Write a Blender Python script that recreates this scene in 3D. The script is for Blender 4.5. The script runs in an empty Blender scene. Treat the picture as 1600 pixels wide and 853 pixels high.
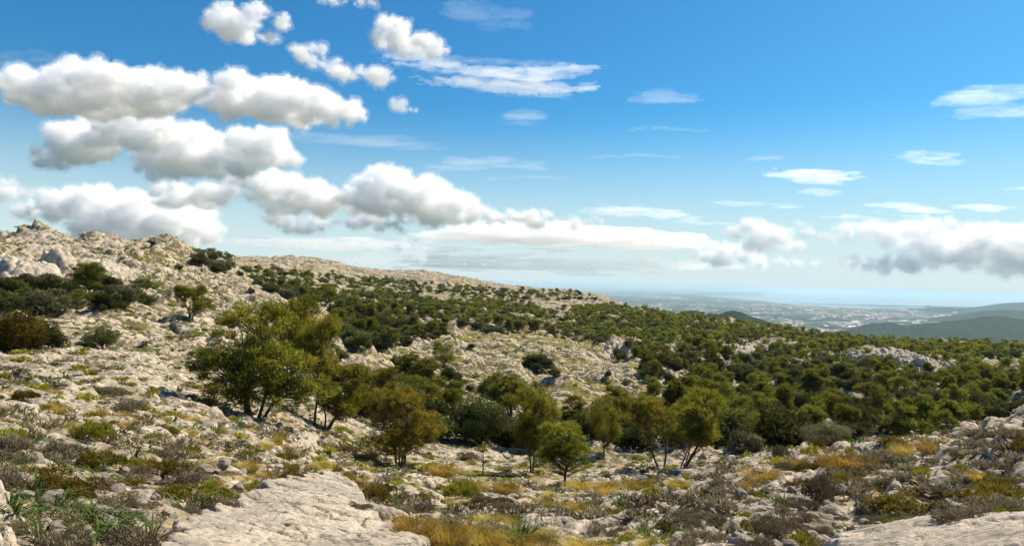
import bpy, math, random, time
import numpy as np
from mathutils import Matrix, Vector
T0 = time.time()
scene = bpy.context.scene
COL = scene.collection
# ------------------------------------------------------------------ camera, sky, sun, exposure
F = 1043.0; CX, CY = 800.0, 442.0; ROLL = math.radians(1.38)
cam = bpy.data.cameras.new('camera'); cam.sensor_width = 36.0
cam.lens = 36.0 * F / 1600.0
cam.shift_y = (CY - 426.5) / 1600.0
cam.clip_start = 0.3; cam.clip_end = 400000
camo = bpy.data.objects.new('camera', cam); COL.objects.link(camo)
camo.matrix_world = Matrix.Rotation(math.pi/2, 4, 'X') @ Matrix.Rotation(ROLL, 4, 'Z')
scene.camera = camo
SUN_AZ, SUN_EL = math.radians(56), math.radians(48)          # azimuth from +Y towards +X
w = bpy.data.worlds.new('World'); scene.world = w; w.use_nodes = True
wn = w.node_tree; bg = wn.nodes['Background']
sky = wn.nodes.new('ShaderNodeTexSky'); sky.sky_type = 'NISHITA'; sky.sun_disc = False
sky.sun_elevation = SUN_EL; sky.sun_rotation = SUN_AZ
sky.altitude = 500; sky.air_density = 1.15; sky.dust_density = 0.7; sky.ozone_density = 2.2
hs = wn.nodes.new('ShaderNodeHueSaturation'); hs.inputs['Saturation'].default_value = 1.25
wn.links.new(sky.outputs[0], hs.inputs['Color'])
wm = wn.nodes.new('ShaderNodeMix'); wm.data_type = 'RGBA'; wm.blend_type = 'MULTIPLY'; wm.inputs[0].default_value = 1
wn.links.new(hs.outputs[0], wm.inputs[6]); wm.inputs[7].default_value = (.36, .85, 1.0, 1)
wtc = wn.nodes.new('ShaderNodeTexCoord'); wsx = wn.nodes.new('ShaderNodeSeparateXYZ'); wn.links.new(wtc.outputs['Generated'], wsx.inputs[0])
wmr = wn.nodes.new('ShaderNodeMapRange'); wmr.interpolation_type = 'SMOOTHSTEP'; wn.links.new(wsx.outputs[2], wmr.inputs[0])
for k_, v_ in zip((1, 2, 3, 4), (.26, -.01, 0., .97)): wmr.inputs[k_].default_value = v_
wh = wn.nodes.new('ShaderNodeMix'); wh.data_type = 'RGBA'; wn.links.new(wmr.outputs[0], wh.inputs[0]); wn.links.new(wm.outputs[2], wh.inputs[6])
wh.inputs[7].default_value = (5.9, 6.9, 7.1, 1)              # humid white air low over the sea
wn.links.new(wh.outputs[2], bg.inputs[0])
bg.inputs[1].default_value = 0.074
sun = bpy.data.lights.new('sun', 'SUN'); sun.energy = 5.0; sun.angle = math.radians(0.55); sun.color = (1.0, 0.89, 0.73)
suno = bpy.data.objects.new('sun', sun); COL.objects.link(suno)
SD = Vector((math.sin(SUN_AZ)*math.cos(SUN_EL), math.cos(SUN_AZ)*math.cos(SUN_EL), math.sin(SUN_EL)))
suno.rotation_euler = SD.to_track_quat('Z', 'Y').to_euler()
vs = scene.view_settings; vs.view_transform = 'Standard'; vs.look = 'None'; vs.gamma = 1; vs.exposure = 0.73; vs.use_curve_mapping = False
cy = scene.cycles
cy.use_denoising = True; cy.max_bounces = 40; cy.diffuse_bounces = 3; cy.glossy_bounces = 2; cy.transmission_bounces = 4
cy.transparent_max_bounces = 8; cy.volume_bounces = 40
cy.caustics_reflective = False; cy.caustics_refractive = False

# ------------------------------------------------------------------ helpers
def sm(a, b, x):
    t = np.clip((x-a)/(b-a), 0, 1); return t*t*(3-2*t)
def hsh(ix, iy, s):
    ix = ix.astype(np.int64).astype(np.uint32); iy = iy.astype(np.int64).astype(np.uint32)
    h = ix*np.uint32(374761393) + iy*np.uint32(668265263) + np.uint32((s*2246822519) & 0xffffffff)
    h = (h ^ (h >> np.uint32(13)))*np.uint32(1274126177)
    h = (h ^ (h >> np.uint32(16)))*np.uint32(2654435761)
    return ((h ^ (h >> np.uint32(15))).astype(np.float64))/4294967296.0
def gnoise(x, y, s=0):
    """gradient noise, about -1..1"""
    ix = np.floor(x); iy = np.floor(y); fx = x-ix; fy = y-iy
    ux = fx*fx*fx*(fx*(fx*6-15)+10); uy = fy*fy*fy*(fy*(fy*6-15)+10)
    def g(a, b):
        t = hsh(ix+a, iy+b, s)*2*math.pi
        return np.cos(t)*(fx-a)+np.sin(t)*(fy-b)
    n0 = g(0, 0)*(1-ux)+g(1, 0)*ux; n1 = g(0, 1)*(1-ux)+g(1, 1)*ux
    return (n0*(1-uy)+n1*uy)*1.5
def fbm(x, y, s=0, o=4, gain=.5):
    r = 0; a = 1; t = 0
    for i in range(o):
        r = r+a*gnoise(x, y, s+i*17); t += a; a *= gain; x = x*2.03+5.1; y = y*2.03-3.7
    return r/t
def cell(x, y, s=0):
    """worley F1, F2 and a random id"""
    ix = np.floor(x); iy = np.floor(y)
    f1 = np.full(np.shape(x), 9.); f2 = np.full(np.shape(x), 9.); cid = np.zeros(np.shape(x))
    for a in (-1, 0, 1):
        for b in (-1, 0, 1):
            px = ix+a+hsh(ix+a, iy+b, s); py = iy+b+hsh(ix+a, iy+b, s+7)
            d = np.hypot(px-x, py-y); m = d < f1
            f2 = np.where(m, f1, np.minimum(f2, d)); cid = np.where(m, hsh(ix+a, iy+b, s+13), cid); f1 = np.where(m, d, f1)
    return f1, f2, cid
def mesh_np(name, v, f, smooth=True, attrs=None, mat=None, loops=None):
    """v (n,3); f (m,k) uniform faces"""
    me = bpy.data.meshes.new(name)
    v = np.asarray(v, np.float32); f = np.asarray(f, np.int32); n, k = f.shape
    me.vertices.add(len(v)); me.vertices.foreach_set('co', v.ravel())
    me.loops.add(n*k); me.loops.foreach_set('vertex_index', f.ravel())
    me.polygons.add(n); me.polygons.foreach_set('loop_start', np.arange(0, n*k, k, dtype=np.int32))
    me.polygons.foreach_set('use_smooth', np.full(n, smooth, dtype=bool))
    for an, av in (attrs or {}).items():
        at = me.attributes.new(an, 'FLOAT', 'POINT'); at.data.foreach_set('value', np.asarray(av, np.float32))
    if mat: me.materials.append(mat)
    me.update(calc_edges=True)
    return me
def tag(o, label=None, cat=None, group=None, kind=None):
    if label: o['label'] = label
    if cat: o['category'] = cat
    if group: o['group'] = group
    if kind: o['kind'] = kind
    return o
def obj(name, me, parent=None, loc=None):
    o = bpy.data.objects.new(name, me); COL.objects.link(o)
    if parent: o.parent = parent
    if loc is not None: o.location = loc
    return o
class NT:
    """small node-graph builder"""
    def __init__(s, name, vol=False):
        s.m = bpy.data.materials.new(name); s.m.use_nodes = True; s.t = s.m.node_tree
        s.t.nodes.clear(); s.out = s.t.nodes.new('ShaderNodeOutputMaterial')
    def n(s, typ, **kw):
        nd = s.t.nodes.new('ShaderNode'+typ)
        for k, v in kw.items():
            if k.startswith('_'): setattr(nd, k[1:], v)
        for k, v in kw.items():
            if not k.startswith('_'): s.set(nd, k, v)
        return nd
    def set(s, nd, k, v):
        i = nd.inputs[int(k[1:])] if (k[0] == 'i' and k[1:].isdigit()) else nd.inputs[k.replace('_', ' ')]
        if hasattr(v, 'is_output') or isinstance(v, bpy.types.NodeSocket): s.t.links.new(v, i)
        elif isinstance(v, bpy.types.Node): s.t.links.new(v.outputs[0], i)
        else: i.default_value = v
    def math(s, op, a, b=0., c=None, clamp=False):
        nd = s.n('Math', _operation=op, _use_clamp=clamp, i0=a, i1=b)
        if c is not None: s.set(nd, 'i2', c)
        return nd.outputs[0]
    def mix(s, f, a, b, mode='MIX'):
        nd = s.n('Mix', _data_type='RGBA', _blend_type=mode)
        s.set(nd, 'i0', f)
        s.set(nd, 'i6', a if not isinstance(a, tuple) else (*a, 1)); s.set(nd, 'i7', b if not isinstance(b, tuple) else (*b, 1))
        return nd.outputs[2]
    def noise(s, vec, scale, det=6, rough=.55, dist=0.):
        nd = s.n('TexNoise', Scale=scale, Detail=det, Roughness=rough, Distortion=dist)
        s.set(nd, 'Vector', vec); return nd.outputs['Fac']
    def ss(s, v, a, b, c=0., d=1.):
        nd = s.n('MapRange', _interpolation_type='SMOOTHSTEP', i0=v, i1=a, i2=b, i3=c, i4=d); return nd.outputs[0]
    def attr(s, name):
        nd = s.t.nodes.new('ShaderNodeAttribute'); nd.attribute_name = name; return nd.outputs['Fac']
def lv(px, py):
    """photo pixel (1600 wide) -> level image coordinates (u right, v down)"""
    dx = np.asarray(px, float)-CX; dy = np.asarray(py, float)-CY; c, s_ = math.cos(ROLL), math.sin(ROLL)
    return dx*c+dy*s_, -dx*s_+dy*c
def unlv(u, v):
    c, s_ = math.cos(ROLL), math.sin(ROLL)
    return CX+u*c-v*s_, CY+u*s_+v*c
# ------------------------------------------------------------------ terrain shape
# for photo columns: list of (photo y, distance) seen along the slope
RIDGE = {}
COLS = {
 0:   [(853,7),(750,10),(650,18),(600,27),(560,40),(530,55),(495,75),(450,98),(415,106),(390,150),(368,195)],
 200: [(853,8),(780,11),(700,17),(650,24),(600,35),(560,48),(520,65),(488,85),(455,103),(425,125),(376,240)],
 400: [(853,9),(770,13),(700,21),(665,31),(642,37),(600,52),(560,68),(520,92),(480,135),(450,190),(425,300),(404,560)],
 600: [(853,9.5),(790,14),(755,23),(725,36),(690,48),(650,63),(610,84),(570,115),(530,160),(490,240),(460,350),(424,640)],
 800: [(853,11),(800,20),(765,31),(742,41),(700,57),(660,78),(620,104),(580,140),(540,190),(500,280),(470,420),(447,680)],
 1000:[(853,11),(800,18),(765,28),(735,42),(710,56),(680,76),(650,102),(610,135),(570,185),(530,265),(500,380),(479,560)],
 1200:[(853,10),(800,14),(760,19),(735,24),(713,30),(722,38),(726,50),(715,68),(700,82),(670,104),(640,135),(600,185),(560,255),(530,350),(506,480)],
 1400:[(853,9),(800,13),(750,18),(710,25),(692,29),(715,38),(732,52),(722,70),(690,98),(655,133),(620,175),(585,235),(560,300),(542,390),(530,480)],
 1600:[(853,8),(800,11),(750,14),(700,18),(652,25),(690,33),(722,50),(720,72),(690,105),(650,143),(620,182),(590,240),(567,310),(550,400),(537,480)],
}
SKY = np.array([(0,374),(25,372),(45,361),(60,358),(75,363),(95,376),(110,382),(128,376),(150,374),(180,378),(205,383),(235,392),(270,393),(300,396),
 (330,400),(350,405),(400,404),(430,406),(460,408),(520,413),(560,420),(600,424),(650,424),(700,430),(740,438),(790,446),(840,452),(880,457),
 (940,465),(985,480),(1050,498),(1100,502),(1150,504),(1200,514),(1300,529),(1400,537),(1500,540),(1600,545)], float)
LR = np.linspace(math.log(4.), math.log(5200.), 260)
cx_ = sorted(COLS); tab = []; ridge_lr = []
for c in cx_:
    pts = COLS[c]; rr = np.log([p[1] for p in pts]); z = lv(np.full(len(pts), c), [p[0] for p in pts])[1]
    vr = z[-1]; Rr = pts[-1][1]; ridge_lr.append(math.log(Rr))
    ext = [(Rr*1.12, vr+12), (Rr*1.35, vr+45)]
    R2 = max(Rr*2.2, 1100.); ext.append((R2, vr+125)); ext.append((5200., 365/5200.*F+0))
    vend = 365/5200.*F
    ext = [(a, b) for a, b in ext[:2]]+[(R2, max(vr+110, 150)), (3200., 135.), (5200., vend+4)]
    rr = np.concatenate([[math.log(4.)], rr, np.log([e[0] for e in ext])]); near = (1.75+0.12*4)/4*F
    z = np.concatenate([[max(near, z[0]+10)], z, [e[1] for e in ext]])
    # monotone-ish cubic (pchip-like) interpolation
    h = np.diff(rr); d = np.diff(z)/h; m = np.zeros(len(z)); m[0] = d[0]; m[-1] = d[-1]
    for i in range(1, len(z)-1):
        m[i] = 0 if d[i-1]*d[i] <= 0 else 2*d[i-1]*d[i]/(d[i-1]+d[i])
    i = np.clip(np.searchsorted(rr, LR)-1, 0, len(h)-1); t = (LR-rr[i])/h[i]
    tab.append((2*t**3-3*t**2+1)*z[i]+(t**3-2*t**2+t)*h[i]*m[i]+(-2*t**3+3*t**2)*z[i+1]+(t**3-t**2)*h[i]*m[i+1])
tab = np.array(tab)
UC = np.arange(-150, 1751, 10.)
def catmull(xs, Y, xq):
    Y = np.asarray(Y, float); n = len(xs); i = np.clip(np.searchsorted(xs, xq)-1, 0, n-2)
    t = np.clip((xq-xs[i])/(xs[i+1]-xs[i]), -0.75, 1.75)
    p1, p2 = Y[i], Y[i+1]; p0 = np.where((i > 0)[:, None] if Y.ndim > 1 else i > 0, Y[np.maximum(i-1, 0)], 2*p1-p2)
    p3 = np.where((i < n-2)[:, None] if Y.ndim > 1 else i < n-2, Y[np.minimum(i+2, n-1)], 2*p2-p1)
    if Y.ndim > 1: t = t[:, None]
    lin = p1+(p2-p1)*t
    cub = .5*(2*p1+(p2-p0)*t+(2*p0-5*p1+4*p2-p3)*t*t+(3*p1-p0-3*p2+p3)*t**3)
    return np.where((t < 0) | (t > 1), lin, cub)
G = catmull(np.array(cx_, float), tab, UC)                       # (columns, distances)
rl = catmull(np.array(cx_, float), np.array(ridge_lr), UC)
skyv = np.array([lv(c, np.interp(c, SKY[:, 0], SKY[:, 1]))[1] for c in UC])
for k in range(len(UC)):                                         # pull each column's crest onto the skyline
    crest = np.interp(rl[k], LR, G[k]); G[k] += (skyv[k]-crest)*np.exp(-((LR-rl[k])/0.33)**2)
def bil(u, lr):
    a = np.clip((u-UC[0])/10., 0, len(UC)-1.001); b = np.clip((lr-LR[0])/(LR[1]-LR[0]), 0, len(LR)-1.001)
    i = a.astype(int); j = b.astype(int); fa = a-i; fb = b-j
    return (G[i, j]*(1-fa)+G[i+1, j]*fa)*(1-fb)+(G[i, j+1]*(1-fa)+G[i+1, j+1]*fa)*fb
def macro(X, Y):
    R = np.hypot(X, Y); th = np.arctan2(X, Y); thc = np.clip(th, -0.75, 0.75)
    u = np.tan(thc)*F+CX
    v = bil(u, np.log(np.maximum(R, 4.)))
    z = -R*np.cos(thc)*v/F
    zn = -(1.75+0.12*R)                                          # around and behind the photographer
    z = np.where(R < 4, zn+(z-zn)*sm(2, 4, R), z)
    back = sm(0.85, 1.5, np.abs(th))
    return z*(1-back)+(-(1.7+0.10*np.minimum(R, 40)+0.02*R))*back
def rockmask(X, Y):
    m = fbm(X/9+3, Y/9, 31, 4)*.9+fbm(X/60, Y/60, 77, 3)*.6+fbm(X/2.2, Y/2.2, 5, 3)*.35
    return sm(-0.35, 0.30, m+0.08)
def height(X, Y, full=True):
    X = np.asarray(X, float); Y = np.asarray(Y, float)
    R = np.hypot(X, Y); z = macro(X, Y); rm = rockmask(X, Y)
    def wt(lam): return sm(0.0022*R, 0.009*R, np.full_like(R, lam))
    far = sm(20, 90, R)
    wx = X+fbm(X/5, Y/5, 91, 2)*1.6; wy = Y+fbm(X/5+9, Y/5, 92, 2)*1.6
    z = z+fbm(X/34, Y/34, 11, 3)*(1.5+1.5*sm(150, 400, R))*far+fbm(X/11, Y/11, 12, 3)*(.12+.9*far+1.0*sm(200, 450, R))+fbm(X/3.2, Y/3.2, 13, 2)*(.10+.25*far)
    # bedding ledges dipping across the slope
    for H_, sd, a in ((2.2, 71, far*.9), (.42, 72, .75-.25*far)):
        q_ = (z+fbm(X/(H_*9), Y/(H_*9), sd, 3)*H_*1.6+.10*X-.05*Y)/H_; t_ = q_-np.floor(q_)
        z = z+H_*(sm(.0, .30, t_)-t_)*a*sm(-.15, .2, fbm(X/(H_*7)+9, Y/(H_*7), sd+5, 3))*wt(H_*.8)
    # limestone blocks at falling sizes: raised flat tops parted by crevices
    for lam, amp, sd in ((17., 1.5, 40), (7., 1.1, 41), (2.6, .50, 42), (1.1, .22, 43), (.42, .10, 44)):
        if lam > 5: a = amp*far*(1 if lam < 10 else sm(60, 200, R))
        elif lam == 2.6: a = amp*(.22+.78*far)
        else: a = amp*(.62+.38*far)
        W = wt(lam*.6)*a*rm
        if np.max(W) <= 0: continue
        f1, f2, cid = cell(wx/lam, wy/(lam*.7), sd)
        z = z+W*((np.minimum(f2-f1, .30)/.30)*.55+cid*.6-.45-f1*.15)
    z = z+wt(.5)*fbm(wx/.5, wy/.5, 61, 3)*.05*(0.5+rm)+wt(.15)*fbm(X/.14, Y/.14, 62, 2)*.018
    return z
def project(X, Y, Z):
    u = F*X/Y; v = -F*Z/Y; return unlv(u, v)
RS = np.exp(np.linspace(math.log(5.), math.log(900.), 1600))
def hit(px, py, rmin=4.):
    """where the sight line through a photo pixel meets the ground"""
    u, v = lv(px, py); th = math.atan2(u, F); X = RS*math.sin(th); Y = RS*math.cos(th); Z = height(X, Y)
    vt = -F*Z/Y; k = np.nonzero((vt <= v) & (RS > rmin))[0]
    k = k[0] if len(k) else len(RS)-1
    return X[k], Y[k], Z[k]
# ------------------------------------------------------------------ ground mesh: one polar sheet
ths = np.concatenate([np.linspace(-math.pi, -0.80, 50)[:-1], np.linspace(-0.80, 0.80, 1500), np.linspace(0.80, math.pi, 50)[1:-1]])
rs = np.concatenate([[0.6, 1.2, 2, 2.8, 3.6, 4.4], np.exp(np.linspace(math.log(5.2), math.log(760.), 1150)), np.exp(np.linspace(math.log(770.), math.log(5200.), 50))])
TH, RR = np.meshgrid(ths, rs, indexing='xy')                     # rows: distances
GX = RR*np.sin(TH); GY = RR*np.cos(TH)
GZ = height(GX, GY)
nr, nc = GX.shape
idx = np.arange(nr*nc).reshape(nr, nc); nx = np.roll(idx, -1, axis=1)
q = np.stack([idx[:-1], nx[:-1], nx[1:], idx[1:]], -1).reshape(-1, 4)
RM = rockmask(GX, GY)
# concavity (crevices gather soil and plants)
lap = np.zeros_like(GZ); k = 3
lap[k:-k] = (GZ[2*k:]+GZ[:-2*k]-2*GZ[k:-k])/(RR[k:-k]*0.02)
PXg, PYg = project(GX, np.maximum(GY, .1), GZ)
def blob(px, py, cx, cy, rx, ry): return np.exp(-(((px-cx)/rx)**2+((py-cy)/ry)**2)**1.5)
vegz = .95*blob(PXg, PYg, 830, 560, 230, 60)+.6*blob(PXg, PYg, 150, 500, 120, 18)+.5*blob(PXg, PYg, 760, 745, 330, 30)+.55*blob(PXg, PYg, 250, 410, 90, 25)+.5*blob(PXg, PYg, 560, 700, 90, 25)
inf = (GY > 1)
vegz = np.where(inf, vegz, 0)
rockbias = np.where(inf, .35*blob(PXg, PYg, 160, 620, 260, 60)+.3*blob(PXg, PYg, 60, 400, 150, 35)+.3*blob(PXg, PYg, 560, 620, 60, 30), 0)
rock = np.clip(RM*.55+.12+rockbias-lap*2.2-vegz*.30+.25*np.where(RR < 60, 1, 0)*sm(70, 40, RR), 0, 1)
gm = NT('limestone_ground')
tc = gm.n('TexCoord').outputs['Object']
ra = gm.attr('rock'); va = gm.attr('veg')
n1 = gm.noise(tc, .9, 9, .62); n2 = gm.noise(tc, 4.5, 6, .6); n3 = gm.noise(tc, .12, 5, .6); n4 = gm.noise(tc, 19., 4, .6)
vor = gm.n('TexVoronoi', _feature='DISTANCE_TO_EDGE', Scale=1.3); gm.set(vor, 'Vector', gm.mix(.12, tc, gm.n('TexNoise', Scale=1.5, Detail=4, Vector=tc).outputs['Color']))
crk = gm.ss(vor.outputs['Distance'], .0, .05)
rmask = gm.ss(gm.math('ADD', ra, gm.math('MULTIPLY', gm.math('SUBTRACT', n1, .5), 1.9)), .36, .52)
rc = gm.mix(gm.ss(n2, .35, .7), (.23, .195, .15), (.55, .465, .35))
rc = gm.mix(gm.ss(n3, .45, .62, 0, .45), rc, (.54, .45, .33))
rc = gm.mix(gm.ss(n4, .54, .68, 0, .6), rc, (.19, .165, .135)); rc = gm.mix(gm.ss(gm.noise(tc, .5, 7, .7), .54, .66, 0, .7), rc, (.21, .185, .15))
rc = gm.mix(gm.math('MULTIPLY', gm.math('SUBTRACT', 1., crk), .6), rc, (.16, .14, .11))
soil = gm.mix(gm.ss(n2, .4, .6), (.24, .165, .095), (.40, .31, .20))
vegc = gm.mix(gm.ss(n1, .42, .6), (.12, .10, .030), (.34, .25, .060))
vegc = gm.mix(gm.ss(n2, .5, .64), vegc, (.085, .095, .022))
sv = gm.mix(gm.ss(gm.math('ADD', va, gm.math('MULTIPLY', gm.math('SUBTRACT', gm.noise(tc, .35, 8, .7), .5), 1.6)), .25, .5), soil, vegc)
scr = gm.ss(gm.math('ADD', gm.math('MULTIPLY', gm.noise(tc, 1.7, 4, .6), .55), gm.math('MULTIPLY', gm.noise(tc, .23, 5, .65), .45)), .498, .54)
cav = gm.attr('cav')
col = gm.mix(rmask, sv, rc)
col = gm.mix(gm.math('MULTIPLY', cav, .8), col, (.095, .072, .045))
col = gm.mix(gm.math('MULTIPLY', scr, gm.attr('far')), col, gm.mix(gm.ss(n3, .45, .55), (.10, .082, .035), (.075, .080, .028)))
bs = gm.n('BsdfPrincipled', Base_Color=col, Roughness=.95); bs.inputs['Specular IOR Level'].default_value = .12
bmp = gm.n('Bump', Strength=.7, Distance=.05, Height=gm.math('ADD', gm.math('MULTIPLY', n2, 1.2), gm.math('ADD', n4, gm.math('MULTIPLY', crk, .7))))
gm.set(bs, 'Normal', bmp); gm.t.links.new(bs.outputs[0], gm.out.inputs[0])
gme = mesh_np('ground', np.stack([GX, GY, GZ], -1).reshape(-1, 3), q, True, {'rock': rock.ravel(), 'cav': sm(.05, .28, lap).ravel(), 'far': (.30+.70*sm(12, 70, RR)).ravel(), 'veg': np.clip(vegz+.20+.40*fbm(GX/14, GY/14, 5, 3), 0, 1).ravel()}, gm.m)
tag(obj('ground', gme), 'rocky limestone hillside with thin dry grass sloping into a wooded hollow', 'ground', kind='structure')
print('ground', time.time()-T0)

# ------------------------------------------------------------------ coastal plain, sea, distant hills
ZP = -352.
def flat(px, py, z=ZP):
    u, v = lv(px, py); Y = -z*F/np.maximum(v, .9); return u/F*Y, Y
def poly_sheet(name, pts, z, mat):
    bm_v = [(x, y, z) for x, y in pts]; me = bpy.data.meshes.new(name); me.from_pydata(bm_v, [], [list(range(len(bm_v)))]); me.materials.append(mat); me.update(); return me
sea = NT('sea_water'); tcs = sea.n('TexCoord').outputs['Object']
sb = sea.n('BsdfPrincipled', Base_Color=(.16, .25, .28, 1), Roughness=.55, IOR=1.33)
sea.set(sb, 'Normal', sea.n('Bump', Strength=.05, Distance=10., Height=sea.noise(tcs, .004, 6, .6)))
sea.t.links.new(sb.outputs[0], sea.out.inputs[0])
S = 118000.
tag(obj('sea', poly_sheet('sea', [(-S, -6000), (S, -6000), (S, S), (-S, S)], ZP-9, sea.m)), 'calm pale blue sea reaching the horizon beyond the plain', 'sea', kind='structure')
coast = [(700,441.8),(760,442.6),(850,445),(950,447.3),(1040,450),(1100,451.2),(1150,453.2),(1195,455),(1206,457),(1190,459),(1193,461.5),(1150,461),(1090,461),(1105,463),(1150,467.5),(1180,469),(1213,473.5),(1250,476.5),(1290,478.5),(1320,480),(1360,482.5),(1385,480.5),(1390,482),(1400,482.5),(1440,483),(1470,481),(1500,481),(1540,483),(1560,483),(1640,480),(1800,476)]
cp = [flat(a, b) for a, b in coast]
cp2 = []
for (a, b) in zip(cp[:-1], cp[1:]):
    n = 6
    for i in range(n): cp2.append((a[0]+(b[0]-a[0])*i/n, a[1]+(b[1]-a[1])*i/n))
cp2.append(cp[-1]); rng = random.Random(4)
cp2 = [(x+rng.uniform(-1, 1)*y*.0022, y*(1+rng.uniform(-1, 1)*.004)) for x, y in cp2]
cp2 = cp2+[(22000, 9000), (22000, 2000), (-16000, 2000), (-60000, 60000)]
pl = NT('plain_land'); tp = pl.n('TexCoord').outputs['Object']
mp = pl.n('Mapping', Vector=tp, Scale=(.0011, .0011, 1), Rotation=(0, 0, .5))
vo = pl.n('TexVoronoi', Scale=3.6, _distance='CHEBYCHEV'); pl.set(vo, 'Vector', mp)
hv = pl.n('SeparateColor'); pl.set(hv, 'i0', vo.outputs['Color'])
fld = pl.n('ValToRGB', Fac=hv.outputs[0]); cr = fld.color_ramp; cr.interpolation = 'CONSTANT'
cr.elements[0].color = (.014, .040, .022, 1); cr.elements[1].color = (.035, .065, .035, 1); cr.elements[1].position = .3
for p_, c_ in ((.45, (.020, .048, .028)), (.62, (.16, .26, .04)), (.72, (.035, .05, .024)), (.84, (.26, .21, .13)), (.9, (.05, .065, .035))):
    e = cr.elements.new(p_); e.color = (*c_, 1)
tree = pl.noise(tp, .006, 6, .7)
c1 = pl.mix(pl.ss(tree, .44, .56), fld, (.010, .022, .014))
urb = pl.ss(pl.noise(tp, .00022, 3, .5), .48, .62)
vo2 = pl.n('TexVoronoi', Scale=.011, _distance='MANHATTAN'); pl.set(vo2, 'Vector', tp); h2 = pl.n('SeparateColor'); pl.set(h2, 'i0', vo2.outputs['Color'])
c2 = pl.mix(pl.math('MULTIPLY', urb, pl.ss(h2.outputs[1], .55, .75)), c1, (.36, .30, .26))
pb = pl.n('BsdfPrincipled', Base_Color=c2, Roughness=.95); pb.inputs['Specular IOR Level'].default_value = .05
pl.t.links.new(pb.outputs[0], pl.out.inputs[0])
tag(obj('plain', poly_sheet('plain', cp2, ZP, pl.m)), 'hazy coastal plain with fields and towns below the hills', 'plain', kind='structure')

hm = NT('wooded_hill'); th_ = hm.n('TexCoord').outputs['Object']
hn = hm.noise(th_, .035, 8, .75); hn2 = hm.noise(th_, .006, 5, .6)
hc = hm.mix(hm.ss(hn, .40, .60), (.010, .022, .012), (.036, .055, .028))
hc = hm.mix(hm.math('MULTIPLY', hm.ss(hn, .60, .68), hm.ss(hn2, .42, .62)), hc, (.34, .30, .24))
hb = hm.n('BsdfPrincipled', Base_Color=hc, Roughness=1.); hb.inputs['Specular IOR Level'].default_value = 0
hm.set(hb, 'Normal', hm.n('Bump', Strength=1., Distance=9., Height=hn)); hm.t.links.new(hb.outputs[0], hm.out.inputs[0])
def hill(name, label, crest, dist, depth, base=ZP, seed=1, rough=.06, n=(220, 90)):
    """crest: photo skyline points; the ridge stands 'dist' metres off and is 'depth' metres through"""
    c = np.array(crest, float); u = np.linspace(c[0, 0], c[-1, 0], n[0]); py = np.interp(u, c[:, 0], c[:, 1])
    uu, vv = lv(u, py); H = -vv/F*dist-base
    s = np.linspace(-1, 1, n[1]); Sg, Ug = np.meshgrid(s, uu, indexing='ij')
    Y = dist+Sg*depth+0*Ug; X = Ug/F*(dist+Sg*depth*.25)
    prof = (1-np.abs(Sg)**1.25)
    rid = 1-np.abs(fbm(X/depth*2.6, Y/depth*1.6, seed, 4))*1.0
    Z = base-3+np.maximum(H, 0)[None, :]*prof*(1-(1-rid)*rough*10*(1-prof)*1.2)
    Z = Z+fbm(X/60, Y/60, seed+3, 3)*rough*120*(prof > .03)*np.minimum(1, dist/4000)
    vs_ = np.stack([X, Y, Z], -1).reshape(-1, 3); ii = np.arange(n[0]*n[1]).reshape(n[1], n[0])
    qq = np.stack([ii[:-1, :-1], ii[:-1, 1:], ii[1:, 1:], ii[1:, :-1]], -1).reshape(-1, 4)
    return tag(obj(name, mesh_np(name, vs_, qq, True, None, hm.m)), label, 'hill', kind='structure')
hill('hill', 'nearest blue green wooded hill at the right with pale rock flecks', [(1290,545),(1340,530),(1400,518),(1440,507),(1480,502),(1510,499),(1530,496.5),(1545,493),(1570,493),(1590,497),(1610,503),(1640,512),(1700,530),(1760,545)], 4700, 1100, seed=3)
hill('hill', 'low dark spur in front of the pale plain at right', [(1230,535),(1290,525),(1330,514),(1362,504.5),(1385,503),(1400,505),(1430,511),(1470,520),(1520,532)], 5000, 500, seed=5)
hill('hill', 'middle blue hill range behind the nearest wooded hill', [(1420,520),(1460,508),(1500,497),(1520,490),(1545,485),(1570,483),(1590,484),(1610,488),(1660,492),(1720,500)], 7800, 1300, seed=7)
hill('hill', 'farthest pale blue mountain rising at the right edge above the sea', [(1450,488),(1475,480),(1500,481),(1540,481.5),(1558,477),(1575,473),(1600,472),(1640,466),(1700,458),(1800,450)], 12500, 1800, seed=9, rough=.03)
hill('hill', 'low rounded wooded hill with a rocky notch on the skyline', [(1035,500),(1055,489),(1070,484),(1085,483),(1096,485),(1102,490),(1110,487),(1122,490),(1135,485),(1145,483.5),(1158,486),(1170,491),(1185,496),(1205,502),(1240,512)], 2300, 400, base=-300, seed=11, rough=.04)
# towns of the plain: single big sheds that catch the light, and the mass of small buildings
bw = bpy.data.materials.new('white_wall'); bw.use_nodes = True; bw.node_tree.nodes['Principled BSDF'].inputs['Base Color'].default_value = (.62, .58, .53, 1); bw.node_tree.nodes['Principled BSDF'].inputs['Roughness'].default_value = .8
br = bpy.data.materials.new('clay_roof'); br.use_nodes = True; br.node_tree.nodes['Principled BSDF'].inputs['Base Color'].default_value = (.42, .24, .16, 1)
BV = np.array([(-.5, -.5, 0), (.5, -.5, 0), (.5, .5, 0), (-.5, .5, 0), (-.5, -.5, 1), (.5, -.5, 1), (.5, .5, 1), (-.5, .5, 1), (-.5, 0, 1.35), (.5, 0, 1.35)])
BF = [(0, 1, 5, 4), (1, 2, 6, 5), (2, 3, 7, 6), (3, 0, 4, 7), (4, 5, 9, 8), (6, 7, 8, 9), (4, 8, 7, 7), (5, 6, 9, 9)]
shed = bpy.data.meshes.new('shed'); shed.from_pydata([tuple(v) for v in BV], [], [tuple(dict.fromkeys(f)) for f in BF]); shed.materials.append(bw)
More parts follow.
